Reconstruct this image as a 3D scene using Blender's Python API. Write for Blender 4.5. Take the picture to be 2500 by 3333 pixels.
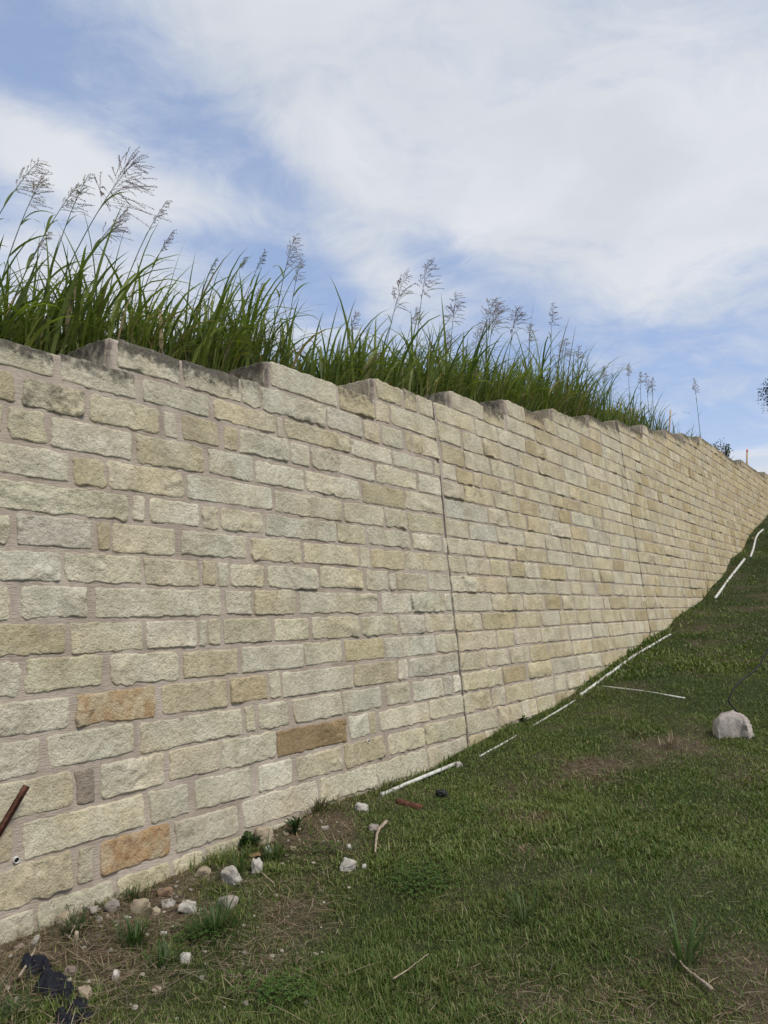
import bpy, bmesh, math, random
import numpy as np
from mathutils import Vector, Matrix, noise as mnoise

R_ = math.radians
S = bpy.context.scene
for o in list(bpy.data.objects):
    bpy.data.objects.remove(o)

# ------------------------------------------------------------------ camera
F_PX, CX, CY, HORIZON = 2311.0, 1250.0, 1666.5, 1963.0
PITCH = math.atan((HORIZON - CY) / F_PX)
ZC = 1.60                                    # eye height above the datum
cam_d = bpy.data.cameras.new('camera')
cam = bpy.data.objects.new('camera', cam_d)
S.collection.objects.link(cam)
cam.location = (0, 0, ZC)
cam.rotation_euler = (math.pi / 2 + PITCH, 0, 0)
cam_d.sensor_fit = 'VERTICAL'
cam_d.sensor_height = 36.0
cam_d.lens = 36.0 * F_PX / 3333.0
cam_d.clip_start, cam_d.clip_end = 0.05, 3000
S.camera = cam
S.render.resolution_x, S.render.resolution_y = 768, 1024

# ------------------------------------------------------------------ light
SUN_EL, SUN_AZ = R_(54), R_(134)             # azimuth clockwise from +Y
sun_dir = Vector((math.cos(SUN_EL) * math.sin(SUN_AZ), math.cos(SUN_EL) * math.cos(SUN_AZ), math.sin(SUN_EL)))
sun_d = bpy.data.lights.new('sun', 'SUN')
sun_d.energy = 2.4
sun_d.angle = R_(18)
sun_d.color = (1.0, 0.94, 0.83)
sun = bpy.data.objects.new('sun', sun_d)
S.collection.objects.link(sun)
sun.rotation_euler = sun_dir.to_track_quat('Z', 'Y').to_euler()
SKY_STRENGTH = 0.088
S.view_settings.view_transform = 'Standard'
S.view_settings.look = 'None'
S.view_settings.exposure = 0.22
S.view_settings.gamma = 1.0


def ray(x, y):
    d = np.array([(x - CX) / F_PX, 1.0, -(y - CY) / F_PX])
    c, s = math.cos(PITCH), math.sin(PITCH)
    return np.array([d[0], c * d[1] - s * d[2], s * d[1] + c * d[2]])


def azel(x, y):
    d = ray(x, y)
    d = d / np.linalg.norm(d)
    return math.atan2(d[0], d[1]), math.asin(d[2])


# node helper ---------------------------------------------------------------
class NT:
    def __init__(self, tree):
        self.t = tree

    def n(self, typ, **kw):
        nd = self.t.nodes.new(typ)
        for k, v in kw.items():
            setattr(nd, k, v)
        return nd

    def link(self, a, b):
        self.t.links.new(a, b)

    def val(self, sock, v):
        if isinstance(v, (int, float)):
            sock.default_value = v
        elif isinstance(v, (tuple, list)):
            sock.default_value = tuple(v) if len(sock.default_value) == len(v) else tuple(v) + (1.0,)
        else:
            self.link(v, sock)

    def m(self, op, a, b=None, c=None, clamp=False):
        nd = self.n('ShaderNodeMath', operation=op)
        nd.use_clamp = clamp
        self.val(nd.inputs[0], a)
        if b is not None:
            self.val(nd.inputs[1], b)
        if c is not None:
            self.val(nd.inputs[2], c)
        return nd.outputs[0]

    def v(self, op, a, b=None):
        nd = self.n('ShaderNodeVectorMath', operation=op)
        self.val(nd.inputs[0], a)
        if b is not None:
            self.val(nd.inputs[1], b)
        return nd.outputs[0]

    def sep(self, v):
        nd = self.n('ShaderNodeSeparateXYZ')
        self.link(v, nd.inputs[0])
        return nd.outputs

    def comb(self, x, y, z):
        nd = self.n('ShaderNodeCombineXYZ')
        for i, k in enumerate((x, y, z)):
            self.val(nd.inputs[i], k)
        return nd.outputs[0]

    def noise(self, vec, scale, detail=4, rough=0.55, dist=0.0, color=False):
        nd = self.n('ShaderNodeTexNoise')
        self.link(vec, nd.inputs['Vector'])
        nd.inputs['Scale'].default_value = scale
        nd.inputs['Detail'].default_value = detail
        nd.inputs['Roughness'].default_value = rough
        nd.inputs['Distortion'].default_value = dist
        return nd.outputs['Color' if color else 'Fac']

    def ss(self, x, a, b):
        nd = self.n('ShaderNodeMapRange', interpolation_type='SMOOTHSTEP')
        self.val(nd.inputs[0], x)
        nd.inputs[1].default_value, nd.inputs[2].default_value = a, b
        return nd.outputs[0]

    def mix(self, f, a, b, mode='MIX'):
        nd = self.n('ShaderNodeMix', data_type='RGBA', blend_type=mode)
        self.val(nd.inputs[0], f)
        self.val(nd.inputs[6], a)
        self.val(nd.inputs[7], b)
        return nd.outputs[2]


# ------------------------------------------------------------------ world
world = bpy.data.worlds.new('World')
S.world = world
world.use_nodes = True
wt = world.node_tree
wt.nodes.clear()
W = NT(wt)
sky = W.n('ShaderNodeTexSky', sky_type='NISHITA')
sky.sun_disc = False
sky.sun_elevation = SUN_EL
sky.sun_rotation = SUN_AZ
sky.altitude = 200
sky.air_density, sky.dust_density, sky.ozone_density = 1.0, 1.6, 2.5
gdir = W.n('ShaderNodeTexCoord').outputs['Generated']
dx, dy, dz = W.sep(gdir)
az = W.m('ARCTAN2', dx, dy)
el = W.m('ARCSINE', dz)
zc = W.m('ADD', W.m('MAXIMUM', dz, 0.0), 0.22)
plane = W.comb(W.m('DIVIDE', dx, zc), W.m('DIVIDE', dy, zc), 0.0)
warp = W.v('SCALE', W.v('SUBTRACT', W.noise(plane, 1.7, 3, color=True), (0.5, 0.5, 0.5)))
warp.node.inputs['Scale'].default_value = 0.55
pw = W.v('ADD', plane, warp)
# streaky high cloud
mp = W.n('ShaderNodeMapping')
W.link(pw, mp.inputs[0])
mp.inputs['Rotation'].default_value = (0, 0, R_(-38))
mp.inputs['Scale'].default_value = (1.0, 1.7, 1.0)
fb1 = W.noise(mp.outputs[0], 1.25, 8, 0.58)
fb2 = W.noise(pw, 4.2, 9, 0.62)
cov = W.m('MULTIPLY_ADD', W.m('SUBTRACT', fb1, 0.5), 2.0, 0.42)
cov = W.m('MULTIPLY_ADD', W.m('SUBTRACT', fb2, 0.5), 1.25, cov)
fb3 = W.noise(mp.outputs[0], 6.5, 8, 0.66)
cov = W.m('MULTIPLY_ADD', W.m('SUBTRACT', fb3, 0.5), 1.1, cov)
# broad cloud banks and gaps (pixel centre, radii, tilt, weight)
BANKS = [(1750, 420, 1150, 480, 20, .95), (900, 120, 520, 330, 20, .55), (480, 640, 480, 80, 13, 1.25), (60, 480, 260, 75, 16, 1.15),
         (1230, 880, 190, 110, 30, .8), (1700, 1050, 240, 80, 12, .45), (200, 930, 420, 130, 0, .40), (700, 1040, 320, 90, 8, .25),
         (2560, 1530, 240, 85, 0, .95),
         (90, 310, 420, 180, 15, -.50), (200, 60, 330, 200, 20, -.28), (520, 330, 330, 120, 32, -.30), (820, 520, 330, 80, 27, -.45), (780, 800, 380, 75, 8, -1.25), (1000, 930, 260, 110, 12, -.8),
         (1450, 860, 420, 75, 22, -.8), (2150, 1180, 620, 120, 8, -.75), (1900, 1380, 700, 120, 4, -.5)]
for (px, py, rx, ry, rot, wgt) in BANKS:
    a0, e0 = azel(px, py)
    a_ = W.m('SUBTRACT', az, a0)
    e_ = W.m('SUBTRACT', el, e0)
    c_, s_ = math.cos(R_(rot)), math.sin(R_(rot))
    k = F_PX * 0.92
    p_ = W.m('ADD', W.m('MULTIPLY', a_, c_ * k / rx), W.m('MULTIPLY', e_, -s_ * k / rx))
    q_ = W.m('ADD', W.m('MULTIPLY', a_, s_ * k / ry), W.m('MULTIPLY', e_, c_ * k / ry))
    r2 = W.m('ADD', W.m('MULTIPLY', p_, p_), W.m('MULTIPLY', q_, q_))
    g = W.m('EXPONENT', W.m('MULTIPLY', r2, -1.0))
    cov = W.m('MULTIPLY_ADD', g, wgt * 0.72, cov)
dens = W.ss(cov, -0.12, 1.12)
dens = W.m('MULTIPLY', dens, 0.95)
# thin veil near the horizon
haze_h = W.m('MULTIPLY', W.ss(dz, 0.30, -0.02), 0.45)
dens = W.m('MAXIMUM', dens, haze_h)
shade = W.noise(pw, 2.3, 6, 0.55)
cl_col = W.mix(W.ss(shade, 0.25, 0.75), (6.3, 6.65, 7.2), (7.8, 8.0, 8.35))
sky_col = W.mix(1.0, sky.outputs[0], (1.1, 1.0, 1.0), 'MULTIPLY')
lift = W.mix(1.0, sky_col, (1.95, 2.5, 3.55), 'ADD')
tot = W.mix(dens, lift, cl_col)
bg = W.n('ShaderNodeBackground')
W.link(tot, bg.inputs[0])
bg.inputs[1].default_value = SKY_STRENGTH
wo = W.n('ShaderNodeOutputWorld')
W.link(bg.outputs[0], wo.inputs[0])

# ------------------------------------------------------------------ layout
BT = 0.11                                    # batter of the wall
D0 = 3.682                                   # camera to wall face at eye height
vp = ray(3044, HORIZON)
TH = math.atan2(vp[0], vp[1])
U = np.array([math.sin(TH), math.cos(TH), 0.0])          # along the wall, away from us
N = np.array([-math.cos(TH), math.sin(TH), 0.0])         # into the bank
UP = np.array([0, 0, 1.0]) + BT * N
OUT = np.cross(U, UP)
OUT /= np.linalg.norm(OUT)


def wp(s, z, o=0.0):
    """wall point: s along, z above eye level, o behind the face"""
    s, z, o = np.broadcast_arrays(np.asarray(s, float), np.asarray(z, float), np.asarray(o, float))
    P = s[..., None] * U + (D0 + BT * z + o)[..., None] * N
    P = P.copy()
    P[..., 2] = z + ZC
    return P


def s_at(x, z, o=0.0):
    """s of the wall point at height z that lies on pixel column x"""
    q = (D0 + BT * z + o) * N
    c, sn = math.cos(PITCH), math.sin(PITCH)
    # cam x = X ; cam fwd = c*Y + sn*z
    k = (x - CX) / F_PX
    return (k * (c * q[1] + sn * z) - q[0]) / (U[0] - k * c * U[1])


def hit_wall(x, y, o=0.0):
    d = ray(x, y)
    NN = np.cross(U, UP)
    kk = ((D0 + o) * N @ NN) / (d @ NN)
    P = kk * d
    return P @ U, P[2]


def project(P):
    P = np.asarray(P, float)
    c, sn = math.cos(PITCH), math.sin(PITCH)
    z = P[..., 2] - ZC
    fw = c * P[..., 1] + sn * z
    uu = -sn * P[..., 1] + c * z
    return CX + F_PX * P[..., 0] / fw, CY - F_PX * uu / fw, fw


# ------------------------------------------------------------------ noise
def _hash(ix, iy, iz, seed):
    h = (ix.astype(np.int64) * 374761393 + iy.astype(np.int64) * 668265263 + iz.astype(np.int64) * 2147483647 + seed * 1274126177) & 0xffffffff
    h = ((h ^ (h >> 13)) * 1274126177) & 0xffffffff
    h = ((h ^ (h >> 16)) * 2246822519) & 0xffffffff
    return ((h ^ (h >> 15)) & 0xffffff) / float(0xffffff) * 2 - 1


def vnoise(P, seed=0):
    P = np.asarray(P, float)
    i = np.floor(P)
    f = P - i
    f = f * f * f * (f * (f * 6 - 15) + 10)
    i = i.astype(np.int64)
    r = 0
    for a in (0, 1):
        for b in (0, 1):
            for c in (0, 1):
                wgt = (f[..., 0] if a else 1 - f[..., 0]) * (f[..., 1] if b else 1 - f[..., 1]) * (f[..., 2] if c else 1 - f[..., 2])
                r = r + wgt * _hash(i[..., 0] + a, i[..., 1] + b, i[..., 2] + c, seed)
    return r


def fbm(P, scale, octv=4, rough=0.5, seed=0):
    P = np.asarray(P, float) * scale
    r, amp = 0, 1.0
    for k in range(octv):
        r = r + amp * vnoise(P + 17.3 * k, seed + k)
        P = P * 2.03
        amp *= rough
    return r


def fb2d(x, y, scale, octv=3, seed=0):
    return fbm(np.stack([x, y, np.zeros_like(x) + 0.37], -1), scale, octv, 0.5, seed)


rng = np.random.default_rng(7)
random.seed(7)

# ------------------------------------------------------------------ object helpers
COL = S.collection


def mesh_np(name, verts, quads=None, tris=None, mat=None, smooth=True, attrs=None):
    me = bpy.data.meshes.new(name)
    verts = np.asarray(verts, np.float32)
    me.vertices.add(len(verts))
    me.vertices.foreach_set('co', verts.ravel())
    li, ls, lt, st = [], [], [], 0
    if quads is not None and len(quads):
        q = np.asarray(quads, np.int32)
        li.append(q.ravel())
        ls.append(np.arange(len(q)) * 4)
        lt.append(np.full(len(q), 4))
        st = q.size
    if tris is not None and len(tris):
        t = np.asarray(tris, np.int32)
        li.append(t.ravel())
        ls.append(st + np.arange(len(t)) * 3)
        lt.append(np.full(len(t), 3))
    li, ls, lt = np.concatenate(li), np.concatenate(ls), np.concatenate(lt)
    me.loops.add(len(li))
    me.loops.foreach_set('vertex_index', li.astype(np.int32))
    me.polygons.add(len(ls))
    me.polygons.foreach_set('loop_start', ls.astype(np.int32))
    me.polygons.foreach_set('loop_total', lt.astype(np.int32))
    if smooth:
        me.polygons.foreach_set('use_smooth', np.ones(len(ls), bool))
    for k, a in (attrs or {}).items():
        a = np.asarray(a, np.float32)
        if a.shape[1] == 3:
            a = np.concatenate([a, np.ones((len(a), 1), np.float32)], 1)
        at = me.attributes.new(k, 'FLOAT_COLOR', 'POINT')
        at.data.foreach_set('color', a.ravel())
    me.update(calc_edges=True)
    me.validate()
    if mat:
        me.materials.append(mat)
    return me


def link(name, me, parent=None, loc=None):
    o = bpy.data.objects.new(name, me)
    COL.objects.link(o)
    if loc is not None:
        o.location = loc
    if parent is not None:
        o.parent = parent
        if loc is not None:
            o.location = Vector(loc) - parent.location
    return o


def tag(o, label=None, cat=None, group=None, kind=None):
    if label:
        o['label'] = label
    if cat:
        o['category'] = cat
    if group:
        o['group'] = group
    if kind:
        o['kind'] = kind
    return o


def empty(name, loc):
    o = bpy.data.objects.new(name, None)
    COL.objects.link(o)
    o.location = loc
    o.empty_display_size = 0.1
    return o


def recentre(verts, mode='centre'):
    v = np.asarray(verts, float)
    c = (v.min(0) + v.max(0)) / 2
    if mode == 'base':
        c[2] = v[:, 2].min()
    return v - c, c


def grid_quads(nu, nv, off=0):
    i, j = np.meshgrid(np.arange(nu - 1), np.arange(nv - 1), indexing='ij')
    a = i * nv + j
    return np.stack([a, a + nv, a + nv + 1, a + 1], -1).reshape(-1, 4) + off


def tube(pts, rad, seg=8, cap=True):
    """tube mesh along a polyline; returns verts, quads, tris"""
    pts = np.asarray(pts, float)
    n = len(pts)
    rad = np.broadcast_to(np.asarray(rad, float), (n,))
    tan = np.gradient(pts, axis=0)
    tan /= np.linalg.norm(tan, axis=1)[:, None] + 1e-9
    ref = np.array([0, 0, 1.0]) if abs(tan[0][2]) < .9 else np.array([1.0, 0, 0])
    V = []
    for i in range(n):
        a = np.cross(tan[i], ref)
        a /= np.linalg.norm(a) + 1e-9
        b = np.cross(a, tan[i])
        ang = np.arange(seg) / seg * 2 * math.pi
        V.append(pts[i] + rad[i] * (np.cos(ang)[:, None] * a + np.sin(ang)[:, None] * b))
    V = np.concatenate(V)
    Q, T = [], []
    for i in range(n - 1):
        for k in range(seg):
            k2 = (k + 1) % seg
            Q.append((i * seg + k, i * seg + k2, (i + 1) * seg + k2, (i + 1) * seg + k))
    if cap:
        for k in range(1, seg - 1):
            T.append((0, k + 1, k))
            T.append(((n - 1) * seg, (n - 1) * seg + k, (n - 1) * seg + k + 1))
    return V, np.array(Q), (np.array(T) if T else None)


class Acc:
    """accumulates geometry for one mesh"""

    def __init__(self):
        self.v, self.q, self.t, self.a, self.n = [], [], [], {}, 0

    def add(self, v, q=None, t=None, **attrs):
        v = np.asarray(v, float)
        self.v.append(v)
        if q is not None and len(q):
            self.q.append(np.asarray(q) + self.n)
        if t is not None and len(t):
            self.t.append(np.asarray(t) + self.n)
        for k, a in attrs.items():
            a = np.asarray(a, float)
            if a.ndim == 1:
                a = np.tile(a, (len(v), 1))
            self.a.setdefault(k, []).append(a)
        self.n += len(v)

    def data(self):
        v = np.concatenate(self.v)
        q = np.concatenate(self.q) if self.q else None
        t = np.concatenate(self.t) if self.t else None
        return v, q, t, {k: np.concatenate(a) for k, a in self.a.items()}

    def obj(self, name, mat, parent=None, smooth=True, mode='centre'):
        v, q, t, a = self.data()
        v, c = recentre(v, mode)
        return link(name, mesh_np(name, v, q, t, mat, smooth, a), parent, c)


# ------------------------------------------------------------------ materials
def material(name):
    m = bpy.data.materials.new(name)
    m.use_nodes = True
    m.node_tree.nodes.clear()
    t = NT(m.node_tree)
    out = t.n('ShaderNodeOutputMaterial')
    b = t.n('ShaderNodeBsdfPrincipled')
    t.link(b.outputs[0], out.inputs[0])
    b.inputs['Specular IOR Level'].default_value = 0.25
    b.inputs['Roughness'].default_value = 0.9
    pos = t.n('ShaderNodeNewGeometry').outputs['Position']
    return m, t, b, out, pos


def bump(t, h, strength, dist, prev=None):
    nd = t.n('ShaderNodeBump')
    nd.inputs['Strength'].default_value = strength
    nd.inputs['Distance'].default_value = dist
    t.link(h, nd.inputs['Height'])
    if prev is not None:
        t.link(prev, nd.inputs['Normal'])
    return nd.outputs[0]


def attr(t, name):
    nd = t.n('ShaderNodeAttribute')
    nd.attribute_name = name
    return nd.outputs['Color']


def mat_stone():
    m, t, b, out, pos = material('limestone')
    tint = attr(t, 'tint')
    st = t.n('ShaderNodeSeparateColor')
    t.link(attr(t, 'stain'), st.inputs[0])
    n1 = t.noise(pos, 6, 6, 0.62)
    n2 = t.noise(pos, 2.6, 4, 0.5)
    n3 = t.noise(pos, 38, 6, 0.65)
    n4 = t.noise(pos, 130, 3, 0.6)
    col = t.mix(t.ss(n1, 0.3, 0.72), t.mix(1.0, tint, (0.80, 0.79, 0.76), 'MULTIPLY'), t.mix(1.0, tint, (1.10, 1.10, 1.10), 'MULTIPLY'))
    col = t.mix(t.m('MULTIPLY', t.ss(n2, 0.42, 0.72), 0.35), col, t.mix(1.0, col, (1.04, 0.92, 0.70), 'MULTIPLY'))
    col = t.mix(t.m('MULTIPLY', t.ss(n3, 0.42, 0.66), 0.55), col, t.mix(1.0, col, (0.74, 0.70, 0.64), 'MULTIPLY'))
    # iron-stained faces
    onz = t.noise(pos, 9, 6, 0.6)
    ocol = t.mix(t.ss(t.noise(pos, 22, 5, 0.6), 0.3, 0.7), (0.27, 0.135, 0.052), (0.49, 0.325, 0.16))
    om = t.ss(t.m('ADD', onz, t.m('MULTIPLY', st.outputs[0], 0.55)), 0.80, 1.16)
    om = t.m('MULTIPLY', om, t.ss(st.outputs[0], 0.0, 0.15))
    col = t.mix(t.m('MULTIPLY', om, 0.92), col, ocol)
    # black weathering
    dn = t.noise(pos, 17, 8, 0.68)
    dm = t.ss(t.m('ADD', dn, t.m('MULTIPLY', st.outputs[1], 0.8)), 0.70, 1.05)
    dm = t.m('MULTIPLY', dm, t.ss(st.outputs[1], 0.0, 0.12))
    col = t.mix(t.m('MULTIPLY', dm, 0.85), col, (0.055, 0.05, 0.043))
    mr = t.n('ShaderNodeMapping')
    t.link(pos, mr.inputs[0])
    mr.inputs['Scale'].default_value = (1, 1, .15)
    run = t.ss(t.noise(mr.outputs[0], 8, 5, 0.6), 0.56, 0.74)
    col = t.mix(t.m('MULTIPLY', run, 0.28), col, (0.25, 0.20, 0.14))
    # pits
    pit = t.ss(n4, 0.60, 0.70)
    col = t.mix(t.m('MULTIPLY', pit, 0.55), col, (0.16, 0.13, 0.09))
    t.link(col, b.inputs['Base Color'])
    b.inputs['Roughness'].default_value = 0.93
    b.inputs['Specular IOR Level'].default_value = 0.15
    h = t.m('ADD', t.m('MULTIPLY', n3, 1.0), t.m('MULTIPLY', n4, -0.3))
    nn = bump(t, h, 1.0, 0.020)
    nn = bump(t, t.noise(pos, 80, 5, 0.65), 0.7, 0.007, nn)
    t.link(nn, b.inputs['Normal'])
    return m


def mat_mortar():
    m, t, b, out, pos = material('mortar')
    n1 = t.noise(pos, 3.0, 5, 0.55)
    n2 = t.noise(pos, 40, 5, 0.6)
    col = t.mix(t.ss(n1, 0.3, 0.7), (0.325, 0.272, 0.216), (0.435, 0.378, 0.308))
    col = t.mix(t.m('MULTIPLY', t.ss(n2, 0.45, 0.75), 0.35), col, (0.25, 0.20, 0.16))
    st = t.n('ShaderNodeSeparateColor')
    t.link(attr(t, 'stain'), st.inputs[0])
    dn = t.noise(pos, 14, 7, 0.65)
    dm = t.ss(t.m('ADD', dn, t.m('MULTIPLY', st.outputs[1], 0.8)), 0.75, 1.1)
    col = t.mix(t.m('MULTIPLY', dm, 0.8), col, (0.07, 0.062, 0.055))
    mr = t.n('ShaderNodeMapping')
    t.link(pos, mr.inputs[0])
    mr.inputs['Scale'].default_value = (1, 1, .12)
    run = t.ss(t.noise(mr.outputs[0], 9, 5, 0.6), 0.52, 0.72)
    col = t.mix(t.m('MULTIPLY', run, 0.40), col, (0.17, 0.135, 0.105))
    pale = t.ss(t.noise(pos, 7, 5, 0.6), 0.55, 0.72)
    col = t.mix(t.m('MULTIPLY', pale, 0.35), col, (0.48, 0.42, 0.35))
    t.link(col, b.inputs['Base Color'])
    # trowel strokes
    mp = t.n('ShaderNodeMapping')
    t.link(pos, mp.inputs[0])
    mp.inputs['Scale'].default_value = (1, 1, 6)
    nn = bump(t, t.noise(mp.outputs[0], 22, 4, 0.6), 0.7, 0.012)
    nn = bump(t, n2, 0.35, 0.004, nn)
    t.link(nn, b.inputs['Normal'])
    return m


def mat_vcol(name, rough=0.6, trans=0.0, spec=0.3, bump_s=0.0, bump_sc=60):
    """colour from the mesh attribute 'col' with slight procedural variation"""
    m, t, b, out, pos = material(name)
    c = attr(t, 'col')
    n = t.noise(pos, 30, 3, 0.6)
    col = t.mix(t.ss(n, 0.3, 0.7), t.mix(1.0, c, (0.84, 0.84, 0.84), 'MULTIPLY'), t.mix(1.0, c, (1.12, 1.12, 1.12), 'MULTIPLY'))
    t.link(col, b.inputs['Base Color'])
    b.inputs['Roughness'].default_value = rough
    b.inputs['Specular IOR Level'].default_value = spec
    if bump_s:
        t.link(bump(t, t.noise(pos, bump_sc, 5, 0.65), bump_s, 0.01), b.inputs['Normal'])
    if trans:
        tr = t.n('ShaderNodeBsdfTranslucent')
        t.link(t.mix(1.0, col, (1.25, 1.45, 0.55), 'MULTIPLY'), tr.inputs[0])
        mx = t.n('ShaderNodeMixShader')
        mx.inputs[0].default_value = trans
        t.link(b.outputs[0], mx.inputs[1])
        t.link(tr.outputs[0], mx.inputs[2])
        t.link(mx.outputs[0], out.inputs[0])
    return m


def mat_plain(name, c1, c2, scale, rough=0.85, spec=0.25, bs=0.3, bsc=50, bd=0.006):
    m, t, b, out, pos = material(name)
    n = t.noise(pos, scale, 6, 0.6)
    t.link(t.mix(t.ss(n, 0.3, 0.7), c1, c2), b.inputs['Base Color'])
    b.inputs['Roughness'].default_value = rough
    b.inputs['Specular IOR Level'].default_value = spec
    if bs:
        t.link(bump(t, t.noise(pos, bsc, 5, 0.6), bs, bd), b.inputs['Normal'])
    return m


M_STONE, M_MORTAR = mat_stone(), mat_mortar()
M_ROCK = mat_vcol('loose_rock', 0.92, 0, 0.15, 0.6, 55)
M_BLADE = mat_vcol('lawn_blade', 0.55, 0.22, 0.25)
M_TALL = mat_vcol('tall_grass_leaf', 0.5, 0.40, 0.3)
M_STRAW = mat_vcol('straw', 0.8, 0.0, 0.15)
M_SEED = mat_vcol('seed_head', 0.8, 0.3, 0.1)
M_GROUND = mat_vcol('soil_and_thatch', 0.95, 0, 0.1, 0.9, 45)
M_SOIL = mat_plain('dark_soil', (0.030, 0.021, 0.013), (0.085, 0.060, 0.038), 7, 0.95, 0.1, 0.9, 30, 0.03)
M_PVC = mat_plain('white_pvc', (0.40, 0.385, 0.34), (0.64, 0.63, 0.59), 16, 0.45, 0.4, 0.05, 40, 0.002)
M_CONC = mat_plain('rough_concrete', (0.29, 0.255, 0.225), (0.47, 0.42, 0.375), 14, 0.95, 0.1, 0.7, 60, 0.01)
M_BLACK = mat_plain('black_plastic_and_bore_shade', (0.008, 0.008, 0.009), (0.018, 0.018, 0.019), 30, 0.6, 0.3, 0.2, 80, 0.003)  # plastic pieces, plus the painted shade inside the weep pipes
M_NET = mat_plain('black_netting', (0.006, 0.007, 0.012), (0.016, 0.017, 0.024), 60, 0.75, 0.2, 0.9, 160, 0.004)
M_RUST = mat_plain('rusty_steel', (0.060, 0.024, 0.014), (0.135, 0.060, 0.036), 45, 0.85, 0.2, 0.5, 90, 0.003)
M_WOOD = mat_plain('stake_wood', (0.30, 0.21, 0.12), (0.45, 0.33, 0.20), 25, 0.85, 0.15, 0.3, 60, 0.003)
M_ORANGE = mat_plain('orange_paint', (0.62, 0.10, 0.045), (0.75, 0.16, 0.07), 20, 0.7, 0.2, 0.2, 60, 0.002)
M_BARK = mat_plain('bark', (0.07, 0.05, 0.035), (0.16, 0.12, 0.085), 20, 0.95, 0.1, 0.8, 30, 0.01)
M_STICK = mat_plain('dead_stick', (0.22, 0.17, 0.12), (0.40, 0.33, 0.25), 30, 0.9, 0.1, 0.5, 60, 0.004)
M_BRICK = mat_plain('broken_brick', (0.17, 0.11, 0.07), (0.28, 0.19, 0.13), 20, 0.95, 0.1, 0.5, 60, 0.005)

# ------------------------------------------------------------------ terrain
G_S = [-60, -20, 0, 1.7, 2.9, 3.6, 4.9, 5.9, 7.2, 7.8, 9, 10.1, 11.5, 12.5, 13.3, 15.1, 17.4, 18.5, 20, 21.3, 25.3, 32, 45, 80, 400]
G_Z = [-1.9, -1.6, -1.53, -1.52, -1.50, -1.42, -1.42, -1.31, -1.20, -1.14, -.95, -.80, -.58, -.43, -.25, .04, .62, 1.05, 1.32, 1.8, 2.9, 4.4, 5.6, 6.5, 6.6]


def gz(x, y):
    """height of the lawn above eye level"""
    x, y = np.asarray(x, float), np.asarray(y, float)
    s = x * U[0] + y * U[1]
    w = D0 - (x * N[0] + y * N[1])
    near = np.clip(1 - np.abs(s - 3) / 14.0, 0, 1)
    lat = np.clip(w, 0, 30)
    z = np.interp(s, G_S, G_Z) - 0.012 * lat
    # far from the wall the steep upper bank eases out
    z = z + fb2d(x, y, 0.6, 2, 3) * 0.030 + fb2d(x, y, 3.1, 2, 5) * 0.014
    return z


def ground_pts(px, py):
    """points where the pixels' rays meet the lawn (vectorised)"""
    px, py = np.asarray(px, float), np.asarray(py, float)
    c, sn = math.cos(PITCH), math.sin(PITCH)
    a, b = (px - CX) / F_PX, -(py - CY) / F_PX
    d = np.stack([a, c - sn * b, sn + c * b], -1)
    ts = 1.0 * 1.035 ** np.arange(150)
    P = d[:, None, :] * ts[None, :, None]
    under = P[..., 2] < np.interp(P[..., 0] * U[0] + P[..., 1] * U[1], G_S, G_Z) - 0.012 * np.clip(D0 - P[..., 0] * N[0] - P[..., 1] * N[1], 0, 30)
    k = np.argmax(under, 1)
    hi = ts[k] * 1.04
    lo = ts[np.maximum(k - 1, 0)] / 1.04
    for _ in range(18):
        mid = (lo + hi) / 2
        Q = d * mid[:, None]
        u_ = Q[:, 2] < gz(Q[:, 0], Q[:, 1])
        hi = np.where(u_, mid, hi)
        lo = np.where(u_, lo, mid)
    Q = d * hi[:, None]
    Q[:, 2] = gz(Q[:, 0], Q[:, 1]) + ZC
    return Q


def ground_pt(px, py, lift=0.0):
    P = ground_pts([px], [py])[0]
    P[2] += lift
    return P


def nonuni(a, b, c, step0, grow, far):
    """grid lines from a..b fine by c"""
    L = [c]
    st = step0
    while L[-1] < b:
        L.append(L[-1] + st)
        if L[-1] > far:
            st *= grow
    R = [c]
    st = step0
    while R[-1] > a:
        R.append(R[-1] - st)
        st *= grow
    return np.array(R[:0:-1] + L)


gs = nonuni(-300, 400, 0.5, 0.11, 1.18, 27)
gw = np.concatenate([[-0.22, -0.1], nonuni(0, 300, 0.0, 0.11, 1.15, 7)])
SS, WW = np.meshgrid(gs, gw, indexing='ij')
XX = SS * U[0] + (D0 - WW) * N[0]
YY = SS * U[1] + (D0 - WW) * N[1]
ZZ = gz(XX, YY) + ZC
gv = np.stack([XX, YY, ZZ], -1).reshape(-1, 3)


GROUND_DATA = (gv, grid_quads(len(gs), len(gw))[:, ::-1])

# ------------------------------------------------------------------ wall data
ZR = [1378, 1442, 1505, 1559, 1619, 1679, 1744, 1805, 1869, 1931, 1994, 2059, 2128, 2197, 2269, 2343]
BOT = {}
for i, y in enumerate(ZR):
    BOT[i - 3] = hit_wall(1440, y)[1]
for i, y in enumerate([1195, 1327, 1436, 1551, 1657, 1776, 1895, 2025, 2150, 2280, 2411, 2546, 2683, 2827, 2977]):
    zl = hit_wall(0, y)[1]
    BOT[i] = (BOT[i] + zl) / 2 if i in BOT and i > 1 else (BOT[i] if i in BOT else zl)
BOT[15] = BOT[14] - 0.195
BOT[16] = BOT[15] - 0.195
for i in range(-4, -18, -1):
    BOT[i] = BOT[i + 1] + 0.207
STEPS = [(-99, 0), (2.27, -1), (3.58, -2), (4.89, -3), (6.22, -4), (7.49, -5), (8.93, -6), (10.29, -7), (11.66, -8), (13.05, -9), (14.59, -10),
         (15.96, -11), (17.44, -12), (22.2, -13), (26.0, -14), (31.0, -15)]
S_MIN, S_MAX = -1.2, 34.0
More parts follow.
